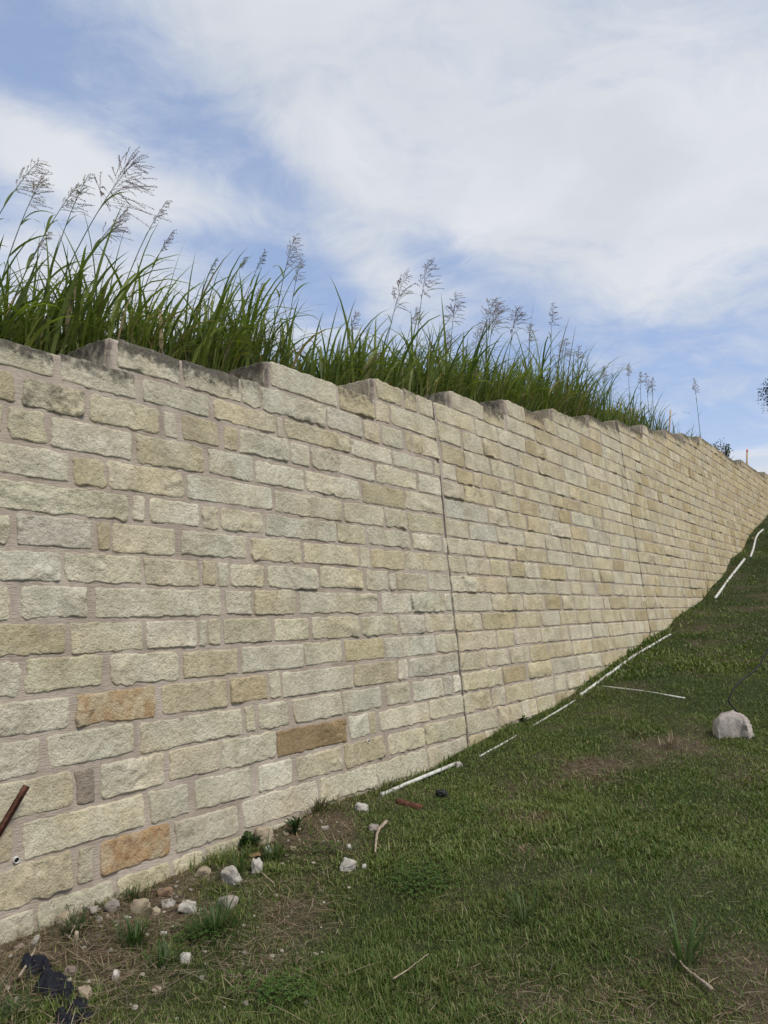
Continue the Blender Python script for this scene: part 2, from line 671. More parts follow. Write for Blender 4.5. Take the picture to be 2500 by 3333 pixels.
JOINTS = [5.87, 11.65, 17.35, 23.1, 28.9]


def top_course(s):
    k = 0
    for a, c in STEPS:
        if s >= a:
            k = c
    return k


def top_z(c):
    return BOT[c - 1] - 0.004


def top_at(s):
    return top_z(top_course(s))


def top_smooth(s):
    xs = [-3, 0.6] + [a + 0.5 * (b - a) for (a, _), (b, _) in zip(STEPS[1:], STEPS[2:] + [(36, 0)])]
    zs = [top_z(0) - .3, top_z(0)] + [top_z(c) for _, c in STEPS[1:]]
    return np.interp(s, xs, zs)


K1, K2 = 800 / 1659, 600 / 1659
OX = {'1': (0, K1), '2': (700, K1), '3': (0, K1), '4': (700, K1), '5': (0, K1), '6': (700, K1), '7': (1400, K2), '8': (1400, K2)}
# per course: crop number then the left and right edges of each stone as read off the photograph ('|' skips a movement joint)
TR = {
    -6: "7 1105 1230 1237 1425 1437 1530 1542 1700",
    -5: "7 690 845 852 1022 1032 1132 1145 1340 1347 1540 1550 1720",
    -4: "7 185 470 484 662 690 935 946 1080 1087 1310 1317 1445 1456 1575 1582 1720",
    -3: "2 1088 1256 1272 1360 1372 1470 7 52 395 402 600 610 850 857 1025 1036 1180 1187 1380 1387 1575 1582 1720",
    -2: "2 378 820 832 1070 1085 1172 1185 1488 7 72 275 290 465 476 790 801 960 967 1200 1211 1400 1416 1615 1622 1730",
    -1: "1 795 1212 1240 1618 2 176 298 310 742 752 988 1004 1110 1125 1266 1284 1316 1330 1388 1396 1506 7 105 300 306 530 546 750 758 914 921 1110 1119 1244 1251 1418 1426 1595 1602 1730",
    0: "1 -260 362 410 912 958 1408 2 -14 408 418 456 470 904 912 1190 1198 1466 1478 1516 7 106 228 239 375 392 450 468 620 631 745 756 855 861 1070 1079 1190 1196 1345 1356 1545 1556 1720",
    1: "1 -300 102 152 570 605 1073 1104 1190 1225 1473 2 56 150 160 495 512 639 650 826 835 1071 1087 1358 1368 1522 7 110 302 311 562 576 790 809 970 979 1150 1156 1260 1273 1462 1471 1545 1552 1740",
    2: "1 -330 10 58 306 340 886 914 1373 2 -44 256 269 600 608 973 988 1276 1284 1532 7 130 512 526 690 704 858 876 1068 1073 1262 1271 1415 1426 1508 1514 1605 1616 1720",
    3: "1 -240 462 496 712 720 1241 2 -193 386 402 856 868 1138 1147 1290 1297 1538 7 141 338 351 590 599 838 849 1030 1036 1173 1181 1255 1266 1388 1394 1500 1511 1620 1626 1720",
    4: "1 -200 862 894 978 1004 1346 1364 1468 2 38 318 334 816 823 1011 1030 1318 1333 1526 1539 1562 7 153 482 491 765 773 855 863 1045 1059 1275 1286 1450 1459 1640 1648 1740",
    5: "1 -330 72 112 616 655 740 751 1186 2 -228 212 240 580 599 968 978 1042 1052 1279 1286 1566 8 168 310 321 535 549 702 721 842 851 980 989 1218 1231 1345 1353 1450 1456 1522 1531 1645",
    6: "3 -300 412 438 956 974 1341 1364 1457 1471 1540 4 104 331 354 686 705 1001 1020 1166 1172 1221 1227 1428 1437 1584 8 189 410 421 682 693 955 963 1125 1136 1258 1269 1355 1363 1475 1506 1635 1645 1740",
    7: "3 -320 67 138 589 635 1490 4 64 240 264 541 566 1093 1120 1321 1326 1540 1549 1594 8 209 545 556 832 841 1030 1039 1170 1189 1290 1299 1430 1436 1555 1563 1610 1618 1710",
    8: "3 -290 443 470 962 979 1327 1343 1393 1403 1486 4 52 378 398 630 652 970 985 1231 1240 1405 1418 1612 8 226 458 471 765 776 985 1001 1165 1173 1315 1323 1432 1441 1538 1546 1710",
    9: "3 -330 131 171 691 739 1204 1234 1606 4 180 596 602 856 873 1138 1140 1485 1493 1634 8 256 590 606 750 758 988 999 1108 1114 1240 1253 1452 1461 1600 1608 1730",
    10: "3 -310 468 512 1049 1087 1531 4 99 348 365 441 454 930 940 1226 1230 1298 1305 1640 8 269 495 506 705 719 888 901 1060 1069 1270 1286 1450 1461 1590 1596 1660",
    11: "3 -330 268 319 906 945 1631 4 204 266 290 491 532 854 862 1121 1153 1313 1332 1536 1541 1600 1607 1655 8 291 645 656 862 886 1090 1101 1330 1336 1540 1547 1700",
    12: "5 -300 492 508 633 680 1112 1139 1486 4 45 410 420 886 903 1036 1041 1084 1110 1441 1449 1676 8 306 540 556 672 683 915 921 1110 1120 1220 1230 1400",
    13: "5 -320 80 155 974 1003 1269 1314 1692 6 288 521 548 851 872 1141 1167 1413 1419 1690 8 331 600 611 715 719 820 826 960",
    14: "5 -300 492 525 626 678 1146 1184 1606 6 188 691 712 1090 1096 1430 1441 1700",
    15: "5 -330 230 250 765 800 1150 1170 1385 1400 1640 6 230 560 580 900",
}
# notable faces: (pixel x, pixel y) -> (orange, dark, tint)
SPEC = [((376, 2308), (0.85, 0, (0.56, 0.48, 0.33))), ((440, 2785), (0.92, 0, (0.54, 0.46, 0.32))), ((808, 2258), (0.42, 0, (0.52, 0.44, 0.28))),
        ((1013, 2410), (0.30, 0.05, (0.345, 0.255, 0.145))), ((1457, 2243), (0, 0, (0.38, 0.38, 0.37))), ((275, 2566), (0, 0.12, (0.33, 0.29, 0.24))),
        ((277, 2830), (0, 0.0, (0.40, 0.36, 0.28))), ((170, 1310), (0, 0.40, (0.50, 0.47, 0.35))), ((583, 1300), (0, 0.22, (0.49, 0.48, 0.40))),
        ((1265, 1750), (0, 0.22, (0.44, 0.44, 0.38))), ((1190, 2120), (0, 0, (0.47, 0.41, 0.22))), ((1330, 2110), (0, 0, (0.52, 0.53, 0.49))),
        ((290, 1525), (0, 0.0, (0.43, 0.38, 0.22))), ((1560, 1730), (0, 0, (0.50, 0.51, 0.47))), ((1500, 1650), (0, 0.08, (0.48, 0.49, 0.46))),
        ((1798, 1860), (0, 0, (0.44, 0.37, 0.19))), ((1683, 1853), (0, 0, (0.40, 0.33, 0.18))), ((1620, 2020), (0, 0, (0.42, 0.36, 0.20))),
        ((1870, 1470), (0.20, 0.0, (0.40, 0.32, 0.20))), ((1780, 1525), (0.15, 0.1, (0.43, 0.36, 0.24))), ((1835, 2190), (0, 0, (0.42, 0.41, 0.36))),
        ((1860, 2425), (0, 0, (0.42, 0.41, 0.36))), ((560, 1500), (0, 0.08, (0.43, 0.40, 0.29))), ((1600, 1560), (0.15, 0.08, (0.42, 0.33, 0.18))),
        ((700, 1800), (0, 0, (0.50, 0.50, 0.43))), ((520, 1960), (0, 0, (0.53, 0.52, 0.43))), ((300, 2460), (0, 0, (0.53, 0.52, 0.44))),
        ((1033, 2200), (0, 0, (0.54, 0.53, 0.45))), ((880, 2140), (0, 0, (0.53, 0.52, 0.45))), ((1090, 1960), (0, 0, (0.51, 0.50, 0.42)))]

STONES = []            # (course, s0, s1)
for c, txt in TR.items():
    zm = (BOT[c] + BOT[c - 1]) / 2
    tok = txt.split()
    vals, ox, k = [], 0, 1
    i = 0
    cur = None
    for tk in tok:
        if cur is None or (len(tk) == 1 and tk in OX and len(vals) % 2 == 0):
            cur = tk
            ox, k = OX[tk]
            continue
        vals.append(ox + float(tk) * k)
    last = None
    for a, b in zip(vals[::2], vals[1::2]):
        # '6' and '5' rows cross from one crop to the next
        s0, s1 = s_at(max(a, -700), zm), s_at(b, zm)
        if last is not None and s0 < last + 0.008:
            s0 = last + 0.012
        if s1 - s0 < 0.03:
            continue
        STONES.append((c, s0, s1))
        last = s1
last_s = {}
for c, a, b in STONES:
    last_s[c] = max(last_s.get(c, -9), b)
rs = random.Random(11)
for c in range(16, -16, -1):
    start = last_s.get(c)
    if start is None:
        if c < 0:
            start = [a for a, cc in STEPS if cc == c][0] + 0.015
        else:
            start = -0.6
    s = start + 0.012
    while s < S_MAX - 0.3:
        w = rs.choice([rs.uniform(0.20, 0.34), rs.uniform(0.30, 0.5), rs.uniform(0.36, 0.62)])
        e = s + w
        for j in JOINTS:
            if s < j < e + 0.12:
                e = j - 0.012
        if e - s > 0.05:
            STONES.append((c, s, e))
        s = e + rs.uniform(0.008, 0.02)
        for j in JOINTS:
            if abs(s - j) < 0.03:
                s = j + 0.014


def axis_lines(L, res, edge):
    e = [0, edge * 0.35, edge * 0.8, edge * 1.4]
    n = max(2, int((L - 2 * e[-1]) * res) + 1)
    mid = np.linspace(e[-1], L - e[-1], n + 1)
    return np.concatenate([e[:-1], mid, [L - x for x in e[-2::-1]]])


def stone_geo(w, h, P0, A, B, C, res, prot, seed, back=0.05, ruin=1.0):
    """rock-faced block: P0 is its lower left corner on the mortar plane, A along, B up, C outward"""
    r = np.random.default_rng(seed)
    edge = min(0.012, w * 0.2, h * 0.2)
    xs, zs = axis_lines(w, res, edge), axis_lines(h, res, edge)
    UU, VV = np.meshgrid(xs, zs, indexing='ij')
    nu, nv = UU.shape
    off = r.uniform(-50, 50, 3)

    def n1(t, fr, k):
        return vnoise(np.stack([t * fr + off[0] + k * 9.1, 0 * t + off[1], 0 * t + off[2]], -1), seed)
    am = min(0.011, w * 0.09, h * 0.09) * ruin * r.uniform(.7, 1.5)
    eL = am * (0.3 * n1(VV, 9, 1) + 0.6 * n1(VV, 24, 2) + .45 * n1(VV, 61, 12)) + r.uniform(0, .5) * am
    eR = am * (0.3 * n1(VV, 9, 3) + 0.6 * n1(VV, 24, 4) + .45 * n1(VV, 61, 14)) - r.uniform(0, .5) * am
    eB = am * (0.35 * n1(UU, 5, 5) + 0.6 * n1(UU, 17, 6) + 0.45 * n1(UU, 43, 9)) + r.uniform(-.2, .4) * am
    eT = am * (0.35 * n1(UU, 5, 7) + 0.6 * n1(UU, 17, 8) + 0.45 * n1(UU, 43, 10)) - r.uniform(-.2, .4) * am
    shear = r.uniform(-.016, .016)
    X = UU + eL * (1 - UU / w) + eR * (UU / w) + shear * (VV / h - .5)
    Y = VV + eB * (1 - VV / h) + eT * (VV / h)
    # distance inside a rounded outline
    rc = min(0.024, 0.20 * min(w, h)) * r.uniform(.4, 1.3)
    qx = np.abs(UU - w / 2) - (w / 2 - rc)
    qy = np.abs(VV - h / 2) - (h / 2 - rc)
    sd = np.sqrt(np.maximum(qx, 0) ** 2 + np.maximum(qy, 0) ** 2) + np.minimum(np.maximum(qx, qy), 0) - rc
    di = -sd
    re = edge * r.uniform(.55, 1.0)
    rug = r.uniform(.5, 1.45)
    t = np.clip((di + .0015) / re, 0, 1)
    prof = 1 - (1 - t) ** 2.6
    Q = np.stack([X + off[0], Y + off[1], 0 * X + off[2]], -1)
    face = prot + rug * (0.008 * fbm(Q, 7, 2, .5, seed) + 0.0075 * fbm(Q, 17, 3, .6, seed + 3))
    # broken planes
    for k in range(r.integers(4, 8)):
        g = r.normal(0, 0.20, 2)
        cx_, cy_ = r.uniform(0, w), r.uniform(0, h)
        pl = prot + r.uniform(-0.002, 0.009) + g[0] * (X - cx_) + g[1] * (Y - cy_)
        face = np.minimum(face, np.maximum(pl, prot * 0.35))
    # chipped arrises
    chip = np.maximum(0, vnoise(Q * np.array([16, 16, 1]), seed + 7) - 0.25) * np.clip(1 - di / 0.035, 0, 1) * 0.03
    face = face - chip
    face = face - rug * (0.006 * np.abs(vnoise(Q * 14, seed + 11)) ** .7 - 0.002)
    if res > 25:
        face = face + 0.0045 * rug * fbm(Q, 46, 2, .6, seed + 5)
    face = np.maximum(face, 0.0070 + 0.002 * vnoise(Q * 30, seed + 12))
    dep = -0.008 + (face + 0.008) * prof
    dep = np.where(di < -.0015, -0.008 + di * 0.5, dep)
    Pf = P0 + X[..., None] * A + Y[..., None] * B + dep[..., None] * C
    V = Pf.reshape(-1, 3)
    Qd = grid_quads(nu, nv)
    idx = np.arange(nu * nv).reshape(nu, nv)
    ring = np.concatenate([idx[:, 0], idx[-1, 1:], idx[-2::-1, -1], idx[0, -2:0:-1]])
    bk = V[ring] - C * back
    n0 = len(V)
    m_ = len(ring)
    i = np.arange(m_)
    j = (i + 1) % m_
    side = np.stack([ring[i], n0 + i, n0 + j, ring[j]], -1)
    V = np.concatenate([V, bk])
    rel = np.concatenate([VV.reshape(-1) / h, VV.reshape(-1)[ring] / h])
    return V, np.concatenate([Qd, side]), rel


BASE = [((0.615, 0.575, 0.435), 7), ((0.60, 0.553, 0.40), 4), ((0.615, 0.582, 0.455), 3), ((0.55, 0.492, 0.34), 2.2), ((0.59, 0.565, 0.452), 1.5),
        ((0.66, 0.625, 0.50), 4), ((0.50, 0.435, 0.29), .8)]
bw = np.array([b[1] for b in BASE])
bw = bw / bw.sum()

wall = empty('retaining_wall', wp(6.0, -1.4, 0.15))
tag(wall, 'long battered retaining wall of cream limestone blocks with stepped top beside sloping lawn', 'wall')

built = []
spec_s = [(hit_wall(x, y), v) for (x, y), v in SPEC]
for idx, (c, s0, s1) in enumerate(STONES):
    if s1 < S_MIN or s0 > S_MAX:
        continue
    tc = top_course(0.5 * (s0 + s1))
    if c < tc:
        continue
    s0 = max(s0, S_MIN)
    sm = (s0 + s1) / 2
    zb, zt = BOT[c], BOT[c - 1]
    rr = np.random.default_rng(1000 + idx)
    if zt < float(np.interp(sm, G_S, G_Z)) - 0.10:
        continue
    cap = (c == tc)
    Pm = wp(sm, (zb + zt) / 2)
    px, py, fw = project(Pm)
    near = fw < 7.6
    jt = 0.023 if sm < 5.9 else 0.017
    gb, gt = jt * rr.uniform(.3, .65), jt * rr.uniform(.3, .65)
    if cap:
        gt = rr.uniform(-0.002, 0.008)
    wob = rr.uniform(-.004, .004)
    zb_, zt_ = zb + gb + wob, zt - gt + wob
    h = (zt_ - zb_)
    w = s1 - s0 + .003
    s0 -= .0015
    if near:
        res = float(np.clip(330 / fw, 45, 90))
    else:
        res = float(np.clip(260 / fw, 10, 40))
    prot = rr.uniform(0.012, 0.025) if w > .12 else rr.uniform(0.008, 0.014)
    if sm > 5.9:
        prot *= 1.15
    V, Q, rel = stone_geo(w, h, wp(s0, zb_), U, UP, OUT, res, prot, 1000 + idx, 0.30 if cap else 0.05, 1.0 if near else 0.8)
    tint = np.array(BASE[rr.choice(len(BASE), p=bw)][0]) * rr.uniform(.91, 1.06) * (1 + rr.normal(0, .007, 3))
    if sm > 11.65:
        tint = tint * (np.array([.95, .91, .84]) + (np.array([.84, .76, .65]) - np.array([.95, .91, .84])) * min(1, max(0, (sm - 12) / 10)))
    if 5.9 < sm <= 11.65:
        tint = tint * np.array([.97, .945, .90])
    orange, dark = 0.0, 0.0
    if rr.random() < (0.22 if c <= tc + 4 else 0.07):
        dark = rr.uniform(.08, .30)
    if rr.random() < (0.03 if sm < 6 else 0.06):
        orange = rr.uniform(.1, .3)
    for (ss, sz), (o_, d_, t_) in spec_s:
        if s0 < ss < s1 and zb < sz < zt:
            orange, dark, tint = o_, d_, np.array(t_) * .5 * np.array([1.12, 1.1, 1.05]) + np.array([.61, .57, .43]) * .5 if o_ < .25 and np.mean(t_) > .3 else np.array(t_)
    dk = np.full(len(V), dark)
    if cap:
        cd = rr.uniform(.25, .66) if sm < 17 else rr.uniform(.3, .6)
        if c == -2 and s0 < 3.7:
            cd = 0.05
        if c == 0 and s0 < 1:
            cd = 0.12
        dk = np.maximum(dk, cd * np.clip((rel - .10) / .75, 0, 1) + (0.12 if cd > .3 else 0))
    elif c == tc + 1 and rr.random() < .45:
        dk = np.maximum(dk, rr.uniform(.1, .3) * np.clip((rel - .2) / .8, 0, 1))
    stain = np.stack([np.full(len(V), orange), dk, np.zeros(len(V))], -1)
    xs_, ys_, _ = project(wp([s0, s1], [zb, zt]))
    vis = (xs_[1] > -30) and (xs_[0] < 2530) and (zt > float(np.interp(sm, G_S, G_Z)) + 0.02)
    area = abs(xs_[1] - xs_[0]) * F_PX * h / fw * (1 if vis else 0.0)
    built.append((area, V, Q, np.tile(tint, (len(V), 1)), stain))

# returns at each step of the top
for a, c in STEPS[1:]:
    if a > S_MAX - 1:
        continue
    zb_, zt_ = BOT[c] + .006, top_z(c) - .006
    rr = np.random.default_rng(5000 - c)
    dpt = rr.uniform(.44, .54)
    fw = project(wp(a, zb_))[2]
    V, Q, rel = stone_geo(dpt, zt_ - zb_, wp(a, zb_, 0.035 + dpt), -N, np.array([0, 0, 1.0]) + BT * N * .6, -U,
                          float(np.clip(300 / fw, 14, 70)), 0.014, 5000 - c, 0.06, 1.3)
    dk = np.clip(.28 + .35 * rel + rr.uniform(-.15, .1) - (0.3 if c in (-3, -6) or c < -7 else 0), 0, 1)
    stain = np.stack([np.full(len(V), .0 if c > -5 else .1), dk, 0 * dk], -1)
    built.append((F_PX * F_PX * .2 * .2 / fw / fw, V, Q, np.tile(np.array((.52, .47, .36)), (len(V), 1)), stain))

built.sort(key=lambda b: -b[0])
rest = Acc()
for i, (area, V, Q, ti, sn) in enumerate(built):
    if i < 300 and area > 0:
        v, cc = recentre(V)
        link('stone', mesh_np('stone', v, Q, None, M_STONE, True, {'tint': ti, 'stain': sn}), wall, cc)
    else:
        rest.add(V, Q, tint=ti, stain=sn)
tag(rest.obj('far_stones', M_STONE, wall), 'smaller far limestone blocks of the wall', kind='stuff')

# mortar core, stepping up with the coping
core = Acc()
segs = [(max(a, S_MIN), b, c) for (a, c), (b, _) in zip(STEPS, STEPS[1:] + [(S_MAX, 0)])]
for a, b, c in segs:
    b = min(b, S_MAX)
    if a >= b:
        continue
    zt_ = top_z(c) - 0.014
    zlow = float(np.interp(a, G_S, G_Z)) - 0.45
    step = 0.022 if a < 6 else (0.035 if a < 10 else 0.09)
    xs = np.linspace(a, b, max(2, int((b - a) / step)))
    zs = np.linspace(zlow, zt_, max(2, int((zt_ - zlow) / step)))
    for j in JOINTS:            # open groove at the movement joints
        if a < j < b:
            xs = np.sort(np.concatenate([xs[np.abs(xs - j) > .02], [j - .012, j - .0085, j - .008, j + .008, j + .0085, j + .012]]))
    SX, SZ = np.meshgrid(xs, zs, indexing='ij')
    q = np.stack([SX, SZ, 0 * SX], -1)
    o = 0.0035 * fbm(q, 3.0, 2, .5, 21) + 0.0030 * fbm(q, 14, 2, .5, 22)
    for j in JOINTS:
        jw = 0.004 * vnoise(np.stack([SZ * 6, 0 * SZ, 0 * SZ + j], -1), 4)
        o = np.where(np.abs(SX - j) < 0.0082, o + 0.05, o)
        SX = np.where(np.abs(SX - j) < 0.0125, SX + jw, SX)
    P = wp(SX, SZ, o).reshape(-1, 3)
    nu, nv = SX.shape
    idx = np.arange(nu * nv).reshape(nu, nv)
    V = [P]
    Qs = [grid_quads(nu, nv)]
    n0 = nu * nv
    # top, left end, back rims
    tb = wp(xs, zt_, .62)
    V.append(tb)
    i = np.arange(nu - 1)
    Qs.append(np.stack([idx[i, -1], idx[i + 1, -1], n0 + i + 1, n0 + i], -1))
    n1_ = n0 + nu
    lb = wp(a, zs, .62)
    V.append(lb)
    i = np.arange(nv - 1)
    Qs.append(np.stack([idx[0, i], idx[0, i + 1], n1_ + i + 1, n1_ + i], -1))
    V = np.concatenate(V)
    dk = np.clip((V[:, 2] - ZC - (zt_ - .30)) / .30, 0, 1) * .35
    dk = np.maximum(dk, .55 * np.exp(-(((V @ U) - a) / .05) ** 2) * (V[:, 2] - ZC > BOT[c] - .02) if a > 0 else 0)
    for j in JOINTS:
        dk = np.maximum(dk, .9 * (np.abs((V @ U) - j) < .013))
    core.add(V, np.concatenate(Qs), stain=np.stack([0 * dk, dk, 0 * dk], -1))
core.obj('mortar_bed', M_MORTAR, wall)

# weep pipes through the face
for (px, py) in ((51, 2798), (1197, 2413), (1738, 2298)):
    s, z = hit_wall(px, py)
    ax = OUT * 0.9 + np.array([0, 0, -.12])
    ax /= np.linalg.norm(ax)
    c0 = wp(s, z)
    ro, ri = (.015, .012)
    V1, Q1, _ = tube([c0 - ax * .06, c0 + ax * .014], ro, 14, False)
    V2, Q2, _ = tube([c0 - ax * .06, c0 + ax * .014], ri, 14, False)
    k = np.arange(14)
    rim = np.stack([14 + k, 14 + (k + 1) % 14, 28 + 14 + (k + 1) % 14, 28 + 14 + k], -1)
    ac = Acc()
    ac.add(np.concatenate([V1, V2]), np.concatenate([Q1, Q2[:, ::-1] + 28, rim]))
    wpo = ac.obj('weep_pipe', M_PVC, wall)
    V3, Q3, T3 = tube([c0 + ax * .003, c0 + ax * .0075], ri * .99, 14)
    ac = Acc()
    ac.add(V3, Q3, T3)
    o3 = ac.obj('bore_shade_disc', M_BLACK)  # black disc plugging the pipe mouth, stands in for the shade inside
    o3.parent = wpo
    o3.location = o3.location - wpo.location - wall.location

# ------------------------------------------------------------------ bank behind the wall
us = np.concatenate([np.arange(-6, 34, .3), np.arange(34, 300, 12)])
uo = np.concatenate([np.arange(.56, 3, .3), [4, 6, 10, 18, 40, 120, 300]])
A_, B_ = np.meshgrid(us, uo, indexing='ij')


def soil_z(s, o):
    s, o = np.asarray(s, float), np.asarray(o, float)
    steps = np.minimum(top_smooth(s), np.interp(s, us, [top_at(min(x + .15, S_MAX)) for x in us]))
    z = steps - 0.05 + 0.05 * np.clip(o, 0, 20)
    return z + 0.03 * fb2d(s, o, 1.5, 2, 9)


Zb = soil_z(A_, B_)
Pb = A_[..., None] * U + (D0 + BT * Zb + B_)[..., None] * N
Pb[..., 2] = Zb + ZC
tag(link('upper_bank', mesh_np('upper_bank', Pb.reshape(-1, 3), grid_quads(len(us), len(uo)), None, M_SOIL)), kind='structure')


def bank_pt(s, o):
    z = soil_z(s, o)
    P = np.asarray(s)[..., None] * U + (D0 + BT * z + o)[..., None] * N
    P = np.array(P)
    P[..., 2] = z + ZC
    return P


# ------------------------------------------------------------------ ribbons
def ribbons(root, dirh, length, width, rise, droop, nseg, col, tipcol=None, twist=None, power=1.5):
    """curved tapering leaves. root Nx3, dirh Nx3 horizontal lean, rise 0..1 start steepness; returns v,q,t,col"""
    n = len(root)
    t = np.linspace(0, 1, nseg + 1)
    # angle from vertical increases along the leaf
    ang = rise[:, None] + droop[:, None] * t[None] ** power
    seg = length[:, None] / nseg
    dh = np.cumsum(np.concatenate([np.zeros((n, 1)), np.sin((ang[:, 1:] + ang[:, :-1]) / 2) * seg], 1), 1)
    dv = np.cumsum(np.concatenate([np.zeros((n, 1)), np.cos((ang[:, 1:] + ang[:, :-1]) / 2) * seg], 1), 1)
    C = root[:, None, :] + dh[..., None] * dirh[:, None, :]
    C[..., 2] += dv
    side = np.stack([-dirh[:, 1], dirh[:, 0], np.zeros(n)], -1)
    if twist is not None:
        side = side * np.cos(twist)[:, None] + dirh * np.sin(twist)[:, None]
    prof = np.minimum(1, 0.55 + t * 3) * np.clip((1 - t) * 2.2, 0, 1) ** .8
    hw = width[:, None] * prof[None] * .5
    hw[:, -1] = 0
    L = C - side[:, None, :] * hw[..., None]
    Rr = C + side[:, None, :] * hw[..., None]
    m = 2 * nseg + 1
    V = np.empty((n, m, 3))
    V[:, 0:2 * nseg:2] = L[:, :-1]
    V[:, 1:2 * nseg:2] = Rr[:, :-1]
    V[:, -1] = C[:, -1]
    base = (np.arange(n) * m)[:, None]
    Q = np.concatenate([base + np.array([2 * i, 2 * i + 1, 2 * i + 3, 2 * i + 2])[None] for i in range(nseg - 1)], 0) if nseg > 1 else None
    T = base + np.array([2 * nseg - 2, 2 * nseg - 1, 2 * nseg])[None]
    cc = np.repeat(col[:, None, :], m, 1)
    if tipcol is not None:
        tt = np.concatenate([np.repeat(t[:-1], 2), [1.0]])
        f = np.clip((tt - .55) / .45, 0, 1)[None, :, None]
        cc = cc * (1 - f) + tipcol[:, None, :] * f
    return V.reshape(-1, 3), Q, T, cc.reshape(-1, 3)


def hdir(a):
    return np.stack([np.cos(a), np.sin(a), 0 * a], -1)


# ------------------------------------------------------------------ lawn
def dryness(x, y):
    s = x * U[0] + y * U[1]
    w = D0 - (x * N[0] + y * N[1])
    d = 0.10 + 0.40 * fb2d(x, y, 0.55, 3, 41) + 0.50 * fb2d(x, y, 2.3, 4, 43)
    d = d + 0.60 * np.clip(1 - (s - 3.2) / 1.6, 0, 1) * np.clip(1.25 - w / 1.2, 0, 1)
    for (px, py, r, k) in DRY:
        P = DRYP[(px, py)]
        d = d + k * np.exp(-((x - P[0]) ** 2 + (y - P[1]) ** 2) / r ** 2)
    return d


DRY = [(2230, 2430, .45, .7), (2080, 2440, .40, .6), (1760, 2660, .17, 1.1), (1690, 2760, .12, .8), (1900, 2500, .2, .7), (1830, 2570, .1, .5), (2380, 3150, .3, .4), (1520, 3150, .2, .35), (950, 3000, .25, .25),
       (870, 3060, .2, .3), (1230, 3000, .3, .25), (2400, 3050, .28, .3), (2250, 3200, .3, .35), (2430, 3300, .3, .45), (1800, 2900, .2, .3),
       (840, 3180, .18, .5), (400, 3060, .35, .45), (600, 2960, .3, .4), (1000, 2720, .3, .5), (2350, 1990, .5, .5), (2200, 2050, .5, .45),
       (1850, 3230, .22, .35), (1450, 2960, .13, .5), (1280, 3080, .10, .4), (2460, 2480, .25, .5)]
DRYP = {(a, b): ground_pt(a, b) for a, b, _, _ in DRY}
_d = np.clip(dryness(GROUND_DATA[0][:, 0], GROUND_DATA[0][:, 1]) * 1.1, 0, 1)[:, None]
tag(link('ground', mesh_np('ground', GROUND_DATA[0], GROUND_DATA[1], None, M_GROUND, True, {'col': np.array([.030, .040, .014]) * (1 - _d) + np.array([.082, .063, .042]) * _d})), kind='structure')
